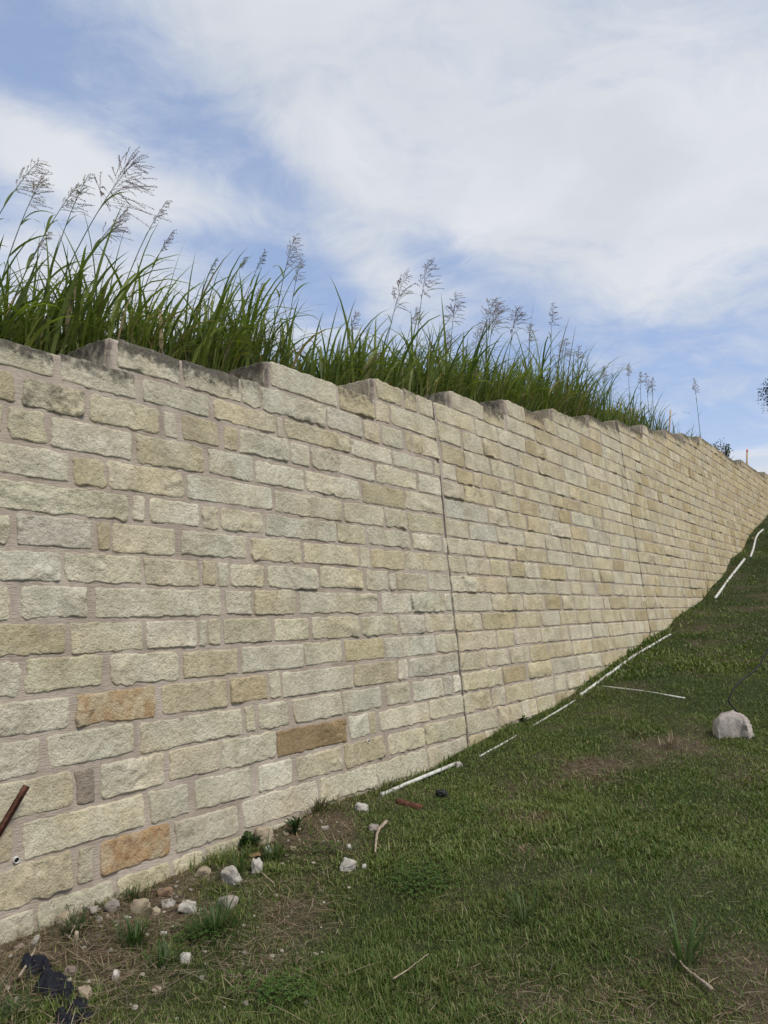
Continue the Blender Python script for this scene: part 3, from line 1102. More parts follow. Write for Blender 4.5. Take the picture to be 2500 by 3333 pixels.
ROCKS = [
    # px, py, width px, height ratio, tone, label
    (190, 3000, 55, .85, 't', 'rounded tan rock touching the wall base, nearest the left edge'),
    (113, 3070, 46, .95, 'w', 'angular bluish white rock on the dirt left of the tan rock at the wall'),
    (299, 2972, 58, .45, 'g', 'flat grey slab of rock behind the small white rubble by the wall'),
    (318, 2995, 48, .55, 'w', 'small white rock in front of the flat grey slab near the wall'),
    (364, 2966, 60, .75, 'g', 'rounded grey rock with rough top in the row along the wall'),
    (412, 2992, 43, .40, 'w', 'flat white chip lying in front of the two rounded rocks'),
    (456, 2962, 72, .62, 't', 'tan rounded rock right of the grey rock in the wall-side row'),
    (505, 2975, 36, .60, 't', 'little tan rock tucked right of the tan rounded rock'),
    (547, 2945, 50, .50, 'w', 'white rock half hidden in grass between tan rocks and bluish one'),
    (612, 2966, 68, .50, 'w', 'low bluish white rock with two humps amid dry straw'),
    (743, 2955, 77, .58, 'g', 'smooth grey oval rock below the big white rock'),
    (661, 2848, 63, .55, 't', 'tan squared block lying against the wall base left of big white rock'),
    (752, 2868, 88, .62, 'w', 'biggest bright white rock near the wall with a grass stem before it'),
    (833, 2835, 50, .95, 'w', 'pointed white rock just right of the biggest white rock'),
    (603, 3132, 38, .95, 'w', 'lone white cobble in the grass below the bluish humped rock'),
    (374, 3188, 36, 1.0, 'w', 'lone upright white stone on dead grass at lower left'),
    (217, 3208, 36, .8, 'w', 'small white stone beside the black netting'),
    (272, 3255, 56, .95, 't', 'pale tan rock right of the black netting'),
    (258, 3055, 43, .8, 't', 'dusty tan rock behind dry stems above the netting'),
    (231, 3172, 46, .7, 'p', 'pinkish brown rock just above the small white stone by the netting'),
    (535, 3048, 28, .8, 'w', 'small mossy pale rock in grass below the row of rocks'),
    (511, 3226, 44, .45, 't', 'low tan stone half sunk in straw near the bottom left'),
    (663, 3186, 34, .6, 'g', 'greyish pebble at the edge of the dry patch lower left'),
    (63, 3092, 38, .7, 'p', 'pinkish grey rock by the left edge below the wall'),
    (850, 2735, 88, .55, 't', 'large flat-topped tan stone leaning on the wall base in the weeds'),
    (876, 2775, 43, .6, 'w', 'white stone directly in front of the large flat-topped tan stone'),
    (975, 2678, 25, 1.0, 'p', 'small upright pale stone against the wall above bare dirt'),
    (929, 2722, 26, .9, 't', 'small tan stone beside the broad-leaved weed'),
    (1057, 2699, 30, .5, 'w', 'small white stone on the bare dirt patch by the wall'),
    (1177, 2636, 52, .60, 'w', 'tilted cream slab of rock near the end of the white pipe'),
    (1215, 2702, 38, .75, 'g', 'pinkish grey rock at the head of the curved dead stick'),
    (1132, 2825, 62, .60, 'w', 'blocky white and grey rock alone out in the lawn'),
    (1190, 2826, 30, .5, 'w', 'white chip just right of the blocky white and grey rock'),
    (1134, 2762, 24, .7, 'w', 'tiny white stone above the blocky rock in the lawn'),
    (830, 2792, 50, .35, 'o', 'flat ochre stone between big white rock and wall'),
    (955, 2766, 24, .6, 't', 'tiny tan stone right of the white stone among weeds'),
    (1492, 2494, 30, .55, 'w', 'flat white stone at the far end of the nearest white pipe'),
    (2450, 1756, 11, .9, 't', 'tan rock at the top of the slope beside the bent pipe'),
    (2232, 2104, 8, .8, 'w', 'small bright white stone out on the upper lawn'),
]
rock_keep = []
for (px, py, wpx, hr, tone, lab) in ROCKS:
    P = ground_pt(px, py)
    fw = project(P)[2]
    rock_keep.append((P, wpx * fw / F_PX))


def lawn_points(nraw, y0, y1, power):
    """random lawn points inside a widened view cone"""
    Y = y0 * (y1 / y0) ** (rng.random(nraw))
    X = (rng.random(nraw) * 2 - 1) * 0.72
    return X * Y, Y


def lawn(n, y0, y1, hmin, hmax, wd, nseg):
    x, y = lawn_points(n, y0, y1, 0)
    s = x * U[0] + y * U[1]
    w = D0 - (x * N[0] + y * N[1])
    z = gz(x, y)
    face = -BT * z                       # batter: the base stands out towards us
    ok = (w > face + 0.015) & (w < 14) & (s < 32)
    d = dryness(x, y)
    bare = np.clip(1 - (s - 3.0) / 2.0, 0, 1) * np.clip(1.15 - w / 1.1, 0, 1)
    clump = fb2d(x, y, 5.0, 2, 77)
    ok &= rng.random(n) > bare * 0.36 - clump * .6 * bare
    ok &= rng.random(n) > np.clip((d - .55) * .6, 0, .4)
    for P, wr in rock_keep:
        ok &= ((x - P[0]) ** 2 + (y - P[1]) ** 2) > (wr * .42) ** 2
    x, y, z, d, s, w, clump = (k[ok] for k in (x, y, z, d, s, w, clump))
    m = len(x)
    root = np.stack([x, y, z + ZC - 0.006], -1)
    hvar = 0.78 + 0.6 * fb2d(x, y, 1.3, 2, 61) + 0.45 * clump + 1.2 * (rng.random(m) < .02)
    edge_tall = np.exp(-((w - (-BT * z)) / .16) ** 2)
    ln = rng.uniform(hmin, hmax, m) * np.clip(hvar, .62, 2.6) * (1 + 1.5 * edge_tall * rng.random(m))
    wid = wd * rng.uniform(.7, 1.35, m)
    dirh = hdir(rng.uniform(0, 2 * math.pi, m))
    rise = np.abs(rng.normal(.55, .38, m))
    droop = rng.uniform(.2, 1.5, m)
    g1, g2, g3 = np.array([.066, .106, .019]), np.array([.114, .154, .032]), np.array([.205, .220, .080])
    k = np.clip(.5 + .9 * fb2d(x, y, .9, 3, 51) + rng.normal(0, .28, m), 0, 1)[:, None]
    col = g1 * (1 - k) + g2 * k
    lt = (rng.random(m) < .12)[:, None]
    col = np.where(lt, g3, col)
    straw = np.array([.20, .155, .085]) * rng.uniform(.6, 1.35, (m, 1))
    isdry = rng.random(m) < np.clip((d - .10) * .85, .09, .88)
    col = np.where(isdry[:, None], straw, col)
    rise = np.where(isdry, rise + rng.uniform(.2, 1.1, m), rise)
    tip = np.where((rng.random(m) < .30)[:, None], straw, col * 1.35)
    return ribbons(root, dirh, ln, wid, rise, droop, nseg, col, tip)


la = Acc()
for args in ((300000, 1.9, 4.2, .018, .050, .0033, 3), (400000, 4.2, 9.0, .024, .055, .0058, 2), (260000, 9.0, 26.0, .03, .075, .014, 2)):
    V, Q, T, C = lawn(*args)
    la.add(V, Q, T, col=C)
v, q, t, a = la.data()
tag(link('lawn_grass', mesh_np('lawn_grass', v, q, t, M_BLADE, True, a)), 'short patchy green lawn grass covering the slope', 'grass', kind='stuff')

# dead straw lying about
sa = Acc()


def straw(n, px0, px1, py0, py1, lmin, lmax, wid, prob):
    P = ground_pts(rng.uniform(px0, px1, n), rng.uniform(py0, py1, n))
    P = P[D0 - (P[:, 0] * N[0] + P[:, 1] * N[1]) > .20]
    d = dryness(P[:, 0], P[:, 1])
    P = P[rng.random(len(P)) < np.clip(d * prob, .04, 1)]
    m = len(P)
    P[:, 2] += rng.uniform(.006, .03, m)
    col = np.array([.215, .170, .112]) * rng.uniform(.4, 1.4, (m, 1)) * (1 + rng.normal(0, .05, (m, 3)))
    V, Q, T, C = ribbons(P, hdir(rng.uniform(0, 6.28, m)), rng.uniform(lmin, lmax, m), np.full(m, wid) * rng.uniform(.6, 1.4, m),
                         rng.uniform(1.25, 1.6, m), rng.uniform(-.1, .5, m), 3, col)
    sa.add(V, Q, T, col=C)


straw(7000, -250, 1150, 2680, 3420, .03, .13, .0026, 1.2)
straw(900, -150, 1150, 2680, 3420, .10, .24, .0026, .8)
straw(3200, 700, 2700, 2500, 3420, .03, .12, .0028, .9)
straw(700, 1700, 2600, 2050, 2560, .06, .20, .006, 1.0)
v, q, t, a = sa.data()
tag(link('dead_straw', mesh_np('dead_straw', v, q, t, M_STRAW, True, a)), 'loose pale dead straw scattered over the lawn', 'straw', kind='stuff')

# grit on the bare strip
gr = Acc()
ico = bmesh.new()
bmesh.ops.create_icosphere(ico, subdivisions=1, radius=1)
ICO_V = np.array([v.co[:] for v in ico.verts])
ICO_T = np.array([[v.index for v in f.verts] for f in ico.faces])
ico.free()
for P in ground_pts(rng.uniform(-200, 1150, 900), rng.uniform(2650, 3400, 900)):
    w = D0 - (P[0] * N[0] + P[1] * N[1])
    if w < .2 or rng.random() > math.exp(-w / .7):
        continue
    r = rng.uniform(.004, .016)
    v = ICO_V * (1 + rng.normal(0, .18, (len(ICO_V), 1))) * r * np.array([1, rng.uniform(.7, 1.2), .6])
    gr.add(v + P + np.array([0, 0, r * .3]), None, ICO_T, col=np.array([.36, .32, .26]) * rng.uniform(.5, 1.25))
v, q, t, a = gr.data()
tag(link('gravel', mesh_np('gravel', v, q, t, M_ROCK, False, a)), 'fine pale grit and pebbles strewn along the wall base', 'gravel', kind='stuff')


# ------------------------------------------------------------------ loose rocks
TONE = {'w': (.40, .375, .325), 'g': (.26, .23, .195), 't': (.31, .255, .18), 'p': (.27, .21, .17), 'o': (.26, .18, .085)}


def rock_mesh(w, d, h, seed, tone, name='loose_rock', mat=None, npts=16, sharp=.55):
    r = np.random.default_rng(seed)
    bm = bmesh.new()
    p = r.normal(0, 1, (npts, 3))
    p /= np.linalg.norm(p, axis=1)[:, None]
    p = np.sign(p) * np.abs(p) ** sharp
    p *= r.uniform(.75, 1.0, (npts, 1))
    for q in p:
        bm.verts.new(q)
    res = bmesh.ops.convex_hull(bm, input=bm.verts)
    bmesh.ops.delete(bm, geom=list({g for g in res['geom_interior'] + res['geom_unused'] if isinstance(g, bmesh.types.BMVert)}), context='VERTS')
    bmesh.ops.bevel(bm, geom=bm.edges[:], offset=.09, segments=1, affect='EDGES')
    bmesh.ops.triangulate(bm, faces=bm.faces[:])
    for _ in range(2):
        bmesh.ops.subdivide_edges(bm, edges=[e for e in bm.edges if e.calc_length() > .16], cuts=1, use_grid_fill=True)
        bmesh.ops.triangulate(bm, faces=bm.faces[:])
    V = np.array([v.co[:] for v in bm.verts])
    bm.verts.index_update()
    T = np.array([[v.index for v in f.verts] for f in bm.faces])
    bm.free()
    V = V + (V / (np.linalg.norm(V, axis=1)[:, None] + 1e-6)) * (0.11 * fbm(V + seed, 2.6, 3, .65, seed))[:, None]
    mn, mx = V.min(0), V.max(0)
    V = (V - (mn + mx) / 2) / (mx - mn) * np.array([w, d, h])
    V[:, 2] += h / 2
    col = np.tile(np.array(tone), (len(V), 1)) * (1 + .28 * fbm(V + seed, 22, 3, .6, seed + 1))[:, None]
    return mesh_np(name, V, None, T, mat or M_ROCK, False, {'col': np.clip(col, 0, 1)})


for i, ((px, py, wpx, hr, tone, lab), (P, wr)) in enumerate(zip(ROCKS, rock_keep)):
    wr *= .92
    hh = wr * hr * .88
    me = rock_mesh(wr, wr * random.uniform(.7, .95), hh * 1.45, 300 + i, TONE[tone], sharp=.5 if tone == 'w' else .7)
    loc = np.array([P[0], P[1], gz(P[0], P[1]) + ZC - hh * .42])
    wgap = (D0 + BT * (loc[2] - ZC)) - (P[0] * N[0] + P[1] * N[1])
    if wgap < wr * .5:
        loc[:2] -= N[:2] * (wr * .5 - wgap)
        loc[2] = gz(loc[0], loc[1]) + ZC - hh * .42
    o = link('loose_rock', me, None, loc)
    o.rotation_euler = (0, 0, random.uniform(-.5, .5))
    tag(o, lab, 'rock', 'loose rocks along the wall base')

# broken brick piece
P = ground_pt(552, 2912)
me = rock_mesh(.115, .07, .045, 900, (.22, .145, .095), 'broken_brick', M_ROCK, 26, .25)
o = tag(link('broken_brick', me, None, P - np.array([0, 0, .006])), 'brown broken piece of brick lying in straw by the wall', 'brick')
o.rotation_euler = (0.05, -.1, .15)


# ------------------------------------------------------------------ pipes
def ground_path(pix, lift, n=10):
    K = [ground_pt(x, y) for x, y in pix]
    out = []
    for a, b in zip(K, K[1:]):
        for k in range(n):
            out.append(a + (b - a) * k / n)
    out.append(K[-1])
    out = np.array(out)
    out[:, 2] += lift
    return out


def pipe(name, pix, r, lift, label, cat='pipe', mat=None, n=2, seg=12, fit=None, group=None):
    pts = ground_path(pix, lift, n)
    V, Q, T = tube(pts, r, seg)
    root = empty(name, pts[0])
    tag(root, label, cat, group)
    ac = Acc()
    ac.add(V, Q, T)
    ac.obj('pipe_length', mat or M_PVC, root)
    for (i, j) in (fit or []):
        a, b = pts[i], pts[j]
        d = (b - a) / np.linalg.norm(b - a)
        V, Q, T = tube([a - d * r * .3, a + d * r * 2.4], r * 1.22, seg)
        ac = Acc()
        ac.add(V, Q, T)
        ac.obj('coupling', mat or M_PVC, root)
    return root


G_P = 'white plastic pipes lying along the wall'
pipe('plastic_pipe', [(1243, 2592), (1330, 2553), (1482, 2490)], .015, .010, 'nearest white plastic pipe with coupling end lying on grass beside the wall', n=3, fit=[(0, 1)], group=G_P)
pipe('plastic_pipe', [(1560, 2462), (1668, 2402), (1760, 2347), (1872, 2279)], .010, -.004, 'thin white pipe half buried in grass between nearest pipe and the tee pipe', n=3, group=G_P)
r_ = pipe('plastic_pipe', [(1890, 2266), (1975, 2203), (2060, 2140), (2182, 2068)], .018, .012, 'long white pipe with a tee and thin side branch running up along wall', n=3, fit=[(0, 1), (3, 4)], group=G_P)
pts = ground_path([(1960, 2233), (2090, 2248), (2230, 2272)], -.005, 4)
V, Q, T = tube(pts, .012, 10)
ac = Acc()
ac.add(V, Q, T)
ac.obj('branch_pipe', M_PVC, r_)
pipe('plastic_pipe', [(2328, 1950), (2380, 1878), (2424, 1822)], .026, .018, 'straight white pipe on the steep grass near the top of slope', n=3, group=G_P)
pipe('plastic_pipe', [(2443, 1815), (2452, 1790), (2460, 1755), (2468, 1740), (2484, 1726)], .024, .020, 'topmost white pipe with a bend at the upper right of slope', n=2, group=G_P)

# ------------------------------------------------------------------ concrete lump with bent rod
P = ground_pt(2406, 2408)
root = empty('concrete_footing', P)
tag(root, 'rough lump of grey concrete on the lawn with a bent black tube sticking out', 'concrete lump')
bm = bmesh.new()
bmesh.ops.create_icosphere(bm, subdivisions=5, radius=1)
V = np.array([v.co[:] for v in bm.verts])
T = np.array([[v.index for v in f.verts] for f in bm.faces])
bm.free()
V = np.sign(V) * np.abs(V) ** .82
V = V * (1 + .10 * fbm(V, 1.6, 2, .5, 801))[:, None]
rough = np.clip(.25 + 1.5 * V[:, 0] + .8 * V[:, 2], .12, 1)
V = V * (1 + rough * (.06 * fbm(V, 5, 3, .6, 802) - .05 * np.abs(vnoise(V * 7, 803))))[:, None]
cut = -.52 + .10 * vnoise(V * 2, 804)                       # the cast face towards us is nearly flat
V[:, 1] = np.where(V[:, 0] < .45, np.maximum(V[:, 1], cut), V[:, 1])
V = V / np.ptp(V, axis=0) * np.array([.345, .27, .36])
zg = P + np.array([0, .12, .055])
link('concrete_lump', mesh_np('concrete_lump', V, None, T, M_CONC), root, zg)


def at_depth(px, py, y):
    d = ray(px, py)
    q = d * (y / d[1])
    return np.array([q[0], q[1], q[2] + ZC])


YD = P[1] + .10
rod = [at_depth(x, y, YD + k) for x, y, k in ((2432, 2368, 0), (2423, 2350, 0), (2405, 2326, 0), (2388, 2304, 0), (2372, 2284, 0), (2370.5, 2281, 0), (2372, 2277, .002), (2382, 2254, .02), (2394, 2233, .04),
                                              (2412, 2215, .07), (2434, 2199, .11), (2457, 2183, .15), (2471, 2166, .18), (2485, 2141, .21), (2500, 2110, .25), (2522, 2050, .3), (2548, 1990, .36))]
V, Q, T = tube(np.array(rod), .0075, 8)
ac = Acc()
ac.add(V, Q, T)
ac.obj('bent_tube', M_BLACK, root)

# ------------------------------------------------------------------ rusty stake by the left edge
s0, z0 = hit_wall(58, 2550)
top = wp(s0, z0, -.10)
foot = ground_pt(-270, 3134) - np.array([0, 0, .05])
ax = (top - foot)
L = np.linalg.norm(ax)
ax /= L
e1 = np.cross(ax, OUT)
e1 /= np.linalg.norm(e1)
e2 = np.cross(e1, ax)
prof = [(-.017, -.017), (.017, -.017), (.017, -.011), (-.011, -.011), (-.011, .017), (-.017, .017)]
V = []
for k in np.linspace(0, 1, 14):
    for a, b in prof:
        V.append(foot + ax * L * k + e1 * a + e2 * b + rng.normal(0, .0006, 3))
Q = [(i * 6 + k, i * 6 + (k + 1) % 6, (i + 1) * 6 + (k + 1) % 6, (i + 1) * 6 + k) for i in range(13) for k in range(6)]
T = [(78, 79, 80), (78, 80, 81), (78, 81, 82), (78, 82, 83), (0, 2, 1), (0, 3, 2), (0, 4, 3), (0, 5, 4)]
ac = Acc()
ac.add(V, Q, T)
tag(ac.obj('rusty_stake', M_RUST, None, False, 'base'), 'rusty brown angle-iron stake leaning at the left edge before the wall', 'stake')

# rusty pipe piece and black plastic scraps near the pipe end
pts = ground_path([(1292, 2612), (1372, 2634)], .004, 5)
V, Q, T = tube(pts, .026, 10)
ac = Acc()
ac.add(V, Q, T)
tag(ac.obj('rusty_pipe', M_RUST, None, True, 'base'), 'dark rusty brown pipe piece in the grass below the white pipe end', 'pipe')
for (px, py, w_, lab, sd) in ((1440, 2598, .11, 'crumpled black plastic scrap in lawn right of the rusty pipe', 61), (1268, 2566, .055, 'small black plastic bit wedged behind the near pipe end at wall', 62)):
    P = ground_pt(px, py)
    me = rock_mesh(w_, w_ * .7, w_ * .55, sd, (.012, .012, .013), 'plastic_scrap', M_BLACK, 18, .9)
    tag(link('plastic_scrap', me, None, P), lab, 'plastic')

# ------------------------------------------------------------------ black netting
ctrl = [(70, 3165), (125, 3160), (165, 3215), (205, 3255), (235, 3300), (250, 3345)]
K = np.array([ground_pt(*c) for c in ctrl])
nl, nw = 70, 34
tt = np.linspace(0, len(K) - 1, nl)
path = np.stack([np.interp(tt, np.arange(len(K)), K[:, k]) for k in range(3)], -1)
tg = np.gradient(path, axis=0)
sd = np.stack([-tg[:, 1], tg[:, 0], 0 * tg[:, 0]], -1)
sd /= np.linalg.norm(sd, axis=1)[:, None]
ww = np.linspace(-1, 1, nw)
hw = .050 * (1 + .45 * np.sin(tt * 3.3) + .2 * np.sin(tt * 7)) * np.clip(np.minimum(tt, tt[::-1]) * 3 + .35, 0, 1)
V = path[:, None, :] + sd[:, None, :] * (hw[:, None] * ww[None])[..., None]
fold = fbm(np.stack([V[..., 0], V[..., 1], 0 * V[..., 0]], -1), 13, 4, .6, 91)
V[..., 2] = gz(V[..., 0], V[..., 1]) + ZC + (.030 + .030 * fold) * np.clip(1.25 - ww[None] ** 2, 0, 1) + .012 * np.abs(np.sin(V[..., 0] * 70 + 3 * fold))
V = V.reshape(-1, 3)
ac = Acc()
ac.add(V, grid_quads(nl, nw)[:, ::-1])
tag(ac.obj('black_netting', M_NET, None, True, 'base'), 'crumpled black netting lying on the ground in the bottom left corner', 'netting')


# ------------------------------------------------------------------ sticks and stalks
def stick(name, pix, r0, r1, lift, label, cat, mat, wob=.004):
    pts = ground_path(pix, lift, 6)
    pts = pts + rng.normal(0, wob, pts.shape) * np.linspace(0, 1, len(pts))[:, None] ** .3
    V, Q, T = tube(pts, np.linspace(r0, r1, len(pts)), 7)
    ac = Acc()
    ac.add(V, Q, T)
    return tag(ac.obj(name, mat, None, True, 'base'), label, cat)


stick('dead_stick', [(1258, 2684), (1232, 2710), (1224, 2745), (1221, 2785)], .012, .006, .02, 'curved dead stick with pale bark in the lawn near the wall', 'stick', M_STICK, .0015)
stick('dry_stalk', [(1280, 3212), (1330, 3180), (1394, 3128)], .0035, .002, .03, 'thin pale dry stalk lying across the lawn at bottom centre', 'stalk', M_STICK, .0008)
stick('dry_stalk', [(2318, 3240), (2290, 3215), (2235, 3172), (2180, 3112)], .008, .0035, .022, 'cut pale dry stalk lying on the lawn at lower right', 'stalk', M_STICK, .001)
stick('dry_stalk', [(892, 2895), (850, 2858)], .004, .003, .03, 'short straw-coloured stalk right of the pointed white rock', 'stalk', M_STICK, .001)
stick('dry_stalk', [(60, 3205), (85, 3165), (116, 3108)], .006, .004, .03, 'split pale stalk standing out left of the netting', 'stalk', M_STICK, .0008)
stick('dry_stalk', [(222, 3076), (240, 3040), (254, 3006)], .003, .002, .03, 'thin yellow stalk leaning over dusty tan rock', 'stalk', M_STICK, .0008)
# ------------------------------------------------------------------ tufts and weeds


def tuft(px, py, n, l0, l1, wid, spread, label, cols, name='grass_tuft', group='grass tufts along the wall base', mat=None):
    P = ground_pt(px, py)
    rad = np.abs(rng.normal(0, spread, n))
    a = rng.uniform(0, 6.28, n)
    x, y = P[0] + rad * np.cos(a), P[1] + rad * np.sin(a)
    rt = np.stack([x, y, gz(x, y) + ZC - .004], -1)
    c1, c2 = (np.array(c) for c in cols)
    k = rng.random((n, 1))
    V, Q, T, C = ribbons(rt, hdir(a + rng.normal(0, .5, n)), rng.uniform(l0, l1, n), wid * rng.uniform(.6, 1.3, n), rng.uniform(.05, .5, n), rng.uniform(.3, 1.5, n), 4, c1 * k + c2 * (1 - k))
    ac = Acc()
    ac.add(V, Q, T, col=C)
    return tag(ac.obj(name, mat or M_BLADE, None, True, 'base'), label, 'grass', group, 'stuff' if spread > .042 or l1 < .09 else None)


GR, GD, DRYC = (.055, .10, .022), (.030, .058, .014), (.17, .13, .07)
tuft(440, 3082, 130, .07, .17, .0045, .045, 'dense green grass tuft in the middle of the rubble at lower left', (GR, GD))
tuft(150, 2998, 60, .07, .15, .004, .04, 'thin green tuft against the wall left of the rounded tan rock', (GR, GD))
tuft(430, 2925, 160, .03, .08, .004, .07, 'low mossy green tuft at the wall foot above the rounded rocks', ((.06, .085, .02), GD))
tuft(315, 2955, 70, .02, .06, .004, .04, 'small mossy clump behind the flat grey slab', ((.06, .085, .02), GD))
tuft(775, 2850, 24, .10, .24, .006, .02, 'tall stiff green blades in front of the biggest white rock', (GR, GD))
tuft(1035, 2640, 150, .05, .16, .004, .06, 'wide bristly half-dry tuft at the wall above the bare dirt', (GD, DRYC))
tuft(700, 3045, 170, .06, .18, .005, .08, 'bushy green grass clump in open lawn below the grey oval rock', (GR, GD))
tuft(890, 2800, 60, .06, .16, .005, .04, 'green tuft beside the pointed white rock', (GR, GD))
tuft(540, 3150, 90, .05, .13, .0045, .05, 'green tuft left of the lone white cobble', (GR, GD))
tuft(250, 3040, 90, .05, .13, .005, .06, 'dark green weedy tuft below the rounded tan rock', (GD, (.03, .05, .015)))
tuft(2230, 3140, 26, .12, .28, .008, .03, 'tall green blades standing over the cut stalk at lower right', (GR, (.07, .10, .04)))
tuft(2185, 2434, 46, .06, .17, .006, .05, 'tangle of dry straw on the dead patch left of the concrete lump', ((.30, .24, .15), (.20, .155, .09)), 'straw_tangle', None, M_STRAW)
tuft(1710, 3010, 20, .10, .22, .006, .03, 'sparse tall grass blades in mid lawn below the dry streak', (GR, (.07, .10, .04)))
tuft(30, 3330, 320, .03, .09, .0045, .13, 'thick mossy green clump in the very bottom left corner', ((.055, .085, .02), GD))


def leafy(px, py, n, size, spread, label, tall):
    P = ground_pt(px, py)
    ac = Acc()
    for _ in range(n):
        a = rng.uniform(0, 6.28)
        c = P + np.array([math.cos(a), math.sin(a), 0]) * abs(rng.normal(0, spread)) + np.array([0, 0, rng.uniform(.015, tall)])
        d = hdir(np.array([a]))
        V, Q, T, C = ribbons(c[None], d, np.array([size * rng.uniform(.6, 1.2)]), np.array([size * .55]), np.array([rng.uniform(.5, 1.2)]), np.array([.7]), 4,
                             np.array([[.030, .060, .016]]) * rng.uniform(.7, 1.6))
        ac.add(V, Q, T, col=C)
        V, Q, T = tube([P - np.array([0, 0, .01]), (P + c) / 2 + np.array([0, 0, .008]), c], .0016, 4, False)
        ac.add(V, Q, None, col=np.array([.035, .06, .018]))
    return tag(ac.obj('weed', M_BLADE, None, True, 'base'), label, 'weed')


leafy(962, 2712, 60, .035, .035, 'dark broad-leaved weed at the wall foot left of bare dirt', .09)
leafy(800, 2760, 46, .05, .04, 'weed with long broad leaves at the wall left of large tan stone', .07)
leafy(1700, 2350, 26, .04, .03, 'small leafy weed near the half-buried thin pipe', .04)

# clover
cv = Acc()
for (px, py, sx, sy, n) in ((1370, 2880, 130, 60, 420), (1480, 2640, 100, 40, 200), (900, 3250, 130, 50, 220), (1050, 2770, 90, 30, 110), (640, 3060, 90, 40, 160), (2000, 2600, 300, 200, 200)):
    for P in ground_pts(px + rng.normal(0, sx / 2, n), py + rng.normal(0, sy / 2, n)):
        if D0 - (P[0] * N[0] + P[1] * N[1]) < .25:
            continue
        P[2] += rng.uniform(.02, .055)
        a0 = rng.uniform(0, 6.28)
        r = rng.uniform(.006, .011)
        for k in range(3):
            a = a0 + k * 2.09
            u_ = np.array([math.cos(a), math.sin(a), rng.uniform(-.1, .3)])
            s_ = np.array([-math.sin(a), math.cos(a), 0])
            V = np.array([P, P + u_ * r * .7 - s_ * r * .55, P + u_ * r * 1.25, P + u_ * r * .7 + s_ * r * .55])
            cv.add(V, np.array([[0, 1, 2, 3]]), col=np.array([.060, .115, .022]) * rng.uniform(.7, 1.3))
v, q, t, a = cv.data()
tag(link('clover', mesh_np('clover', v, q, t, M_BLADE, True, a)), 'patches of small three-leaved clover in the lawn', 'clover', kind='stuff')

# ------------------------------------------------------------------ tall grass on the bank
lean = U * .75 - N * .1


def tall(n, s0, s1, o0, o1, l0, l1, w0, w1, bright):
    s = rng.uniform(s0, s1, n)
    o = rng.uniform(o0, o1, n)
    dens = .75 + .8 * fb2d(s, o, .9, 2, 33)
    k = rng.random(n) < np.clip(dens, .18, 1)
    s, o = s[k], o[k]
    n = len(s)
    rt = bank_pt(s, o)
    rt[:, 2] -= .03
    hs = np.interp(s, [0, 1.8, 3, 5, 9, 10.6, 11.6, 13, 16, 20], [1.0, 1.0, .90, .92, 1.15, 1.15, 1.0, .82, .60, .48]) * np.clip(1 + .35 * fb2d(s, o, .8, 2, 35), .6, 1.4)
    a = np.arctan2(lean[1], lean[0]) + rng.normal(0, 1.35, n)
    ln = rng.uniform(l0, l1, n) * hs
    base = np.array([.185, .225, .040]) * bright
    dk = np.array([.060, .095, .020]) * bright
    kk = rng.random((n, 1))
    col = base * kk + dk * (1 - kk)
    dry = rng.random(n) < .09
    col[dry] = np.array([.26, .20, .10]) * rng.uniform(.6, 1.2, (int(dry.sum()), 1))
    return ribbons(rt, hdir(a), ln, rng.uniform(w0, w1, n), rng.uniform(.0, .25, n), rng.uniform(.2, 2.9, n), 9, col, col * 1.1, rng.normal(0, .85, n), 2.3)


ta = Acc()
for args in ((1000, .5, 4.0, .60, 1.6, .70, 1.35, .018, .038, 1.0), (2300, .5, 4.0, .60, 1.3, .35, .90, .007, .016, .8),
             (2000, 4.0, 10.8, .60, 1.7, .80, 1.5, .019, .038, 1.0), (4800, 4.0, 11.0, .60, 1.4, .45, 1.05, .007, .015, .85),
             (700, 10.4, 16.5, .60, 1.1, 1.0, 2.0, .018, .032, .9), (1900, 10.8, 17.0, .60, 1.1, .6, 1.3, .009, .016, .8), (460, 15.5, 24, .60, .9, .9, 1.8, .012, .022, .7)):
    V, Q, T, C = tall(*args)
    ta.add(V, Q, T, col=C)
v, q, t, a = ta.data()
tag(link('tall_grass', mesh_np('tall_grass', v, q, t, M_TALL, True, a)), 'dense tall green grass growing along the top of the wall', 'grass', kind='stuff')

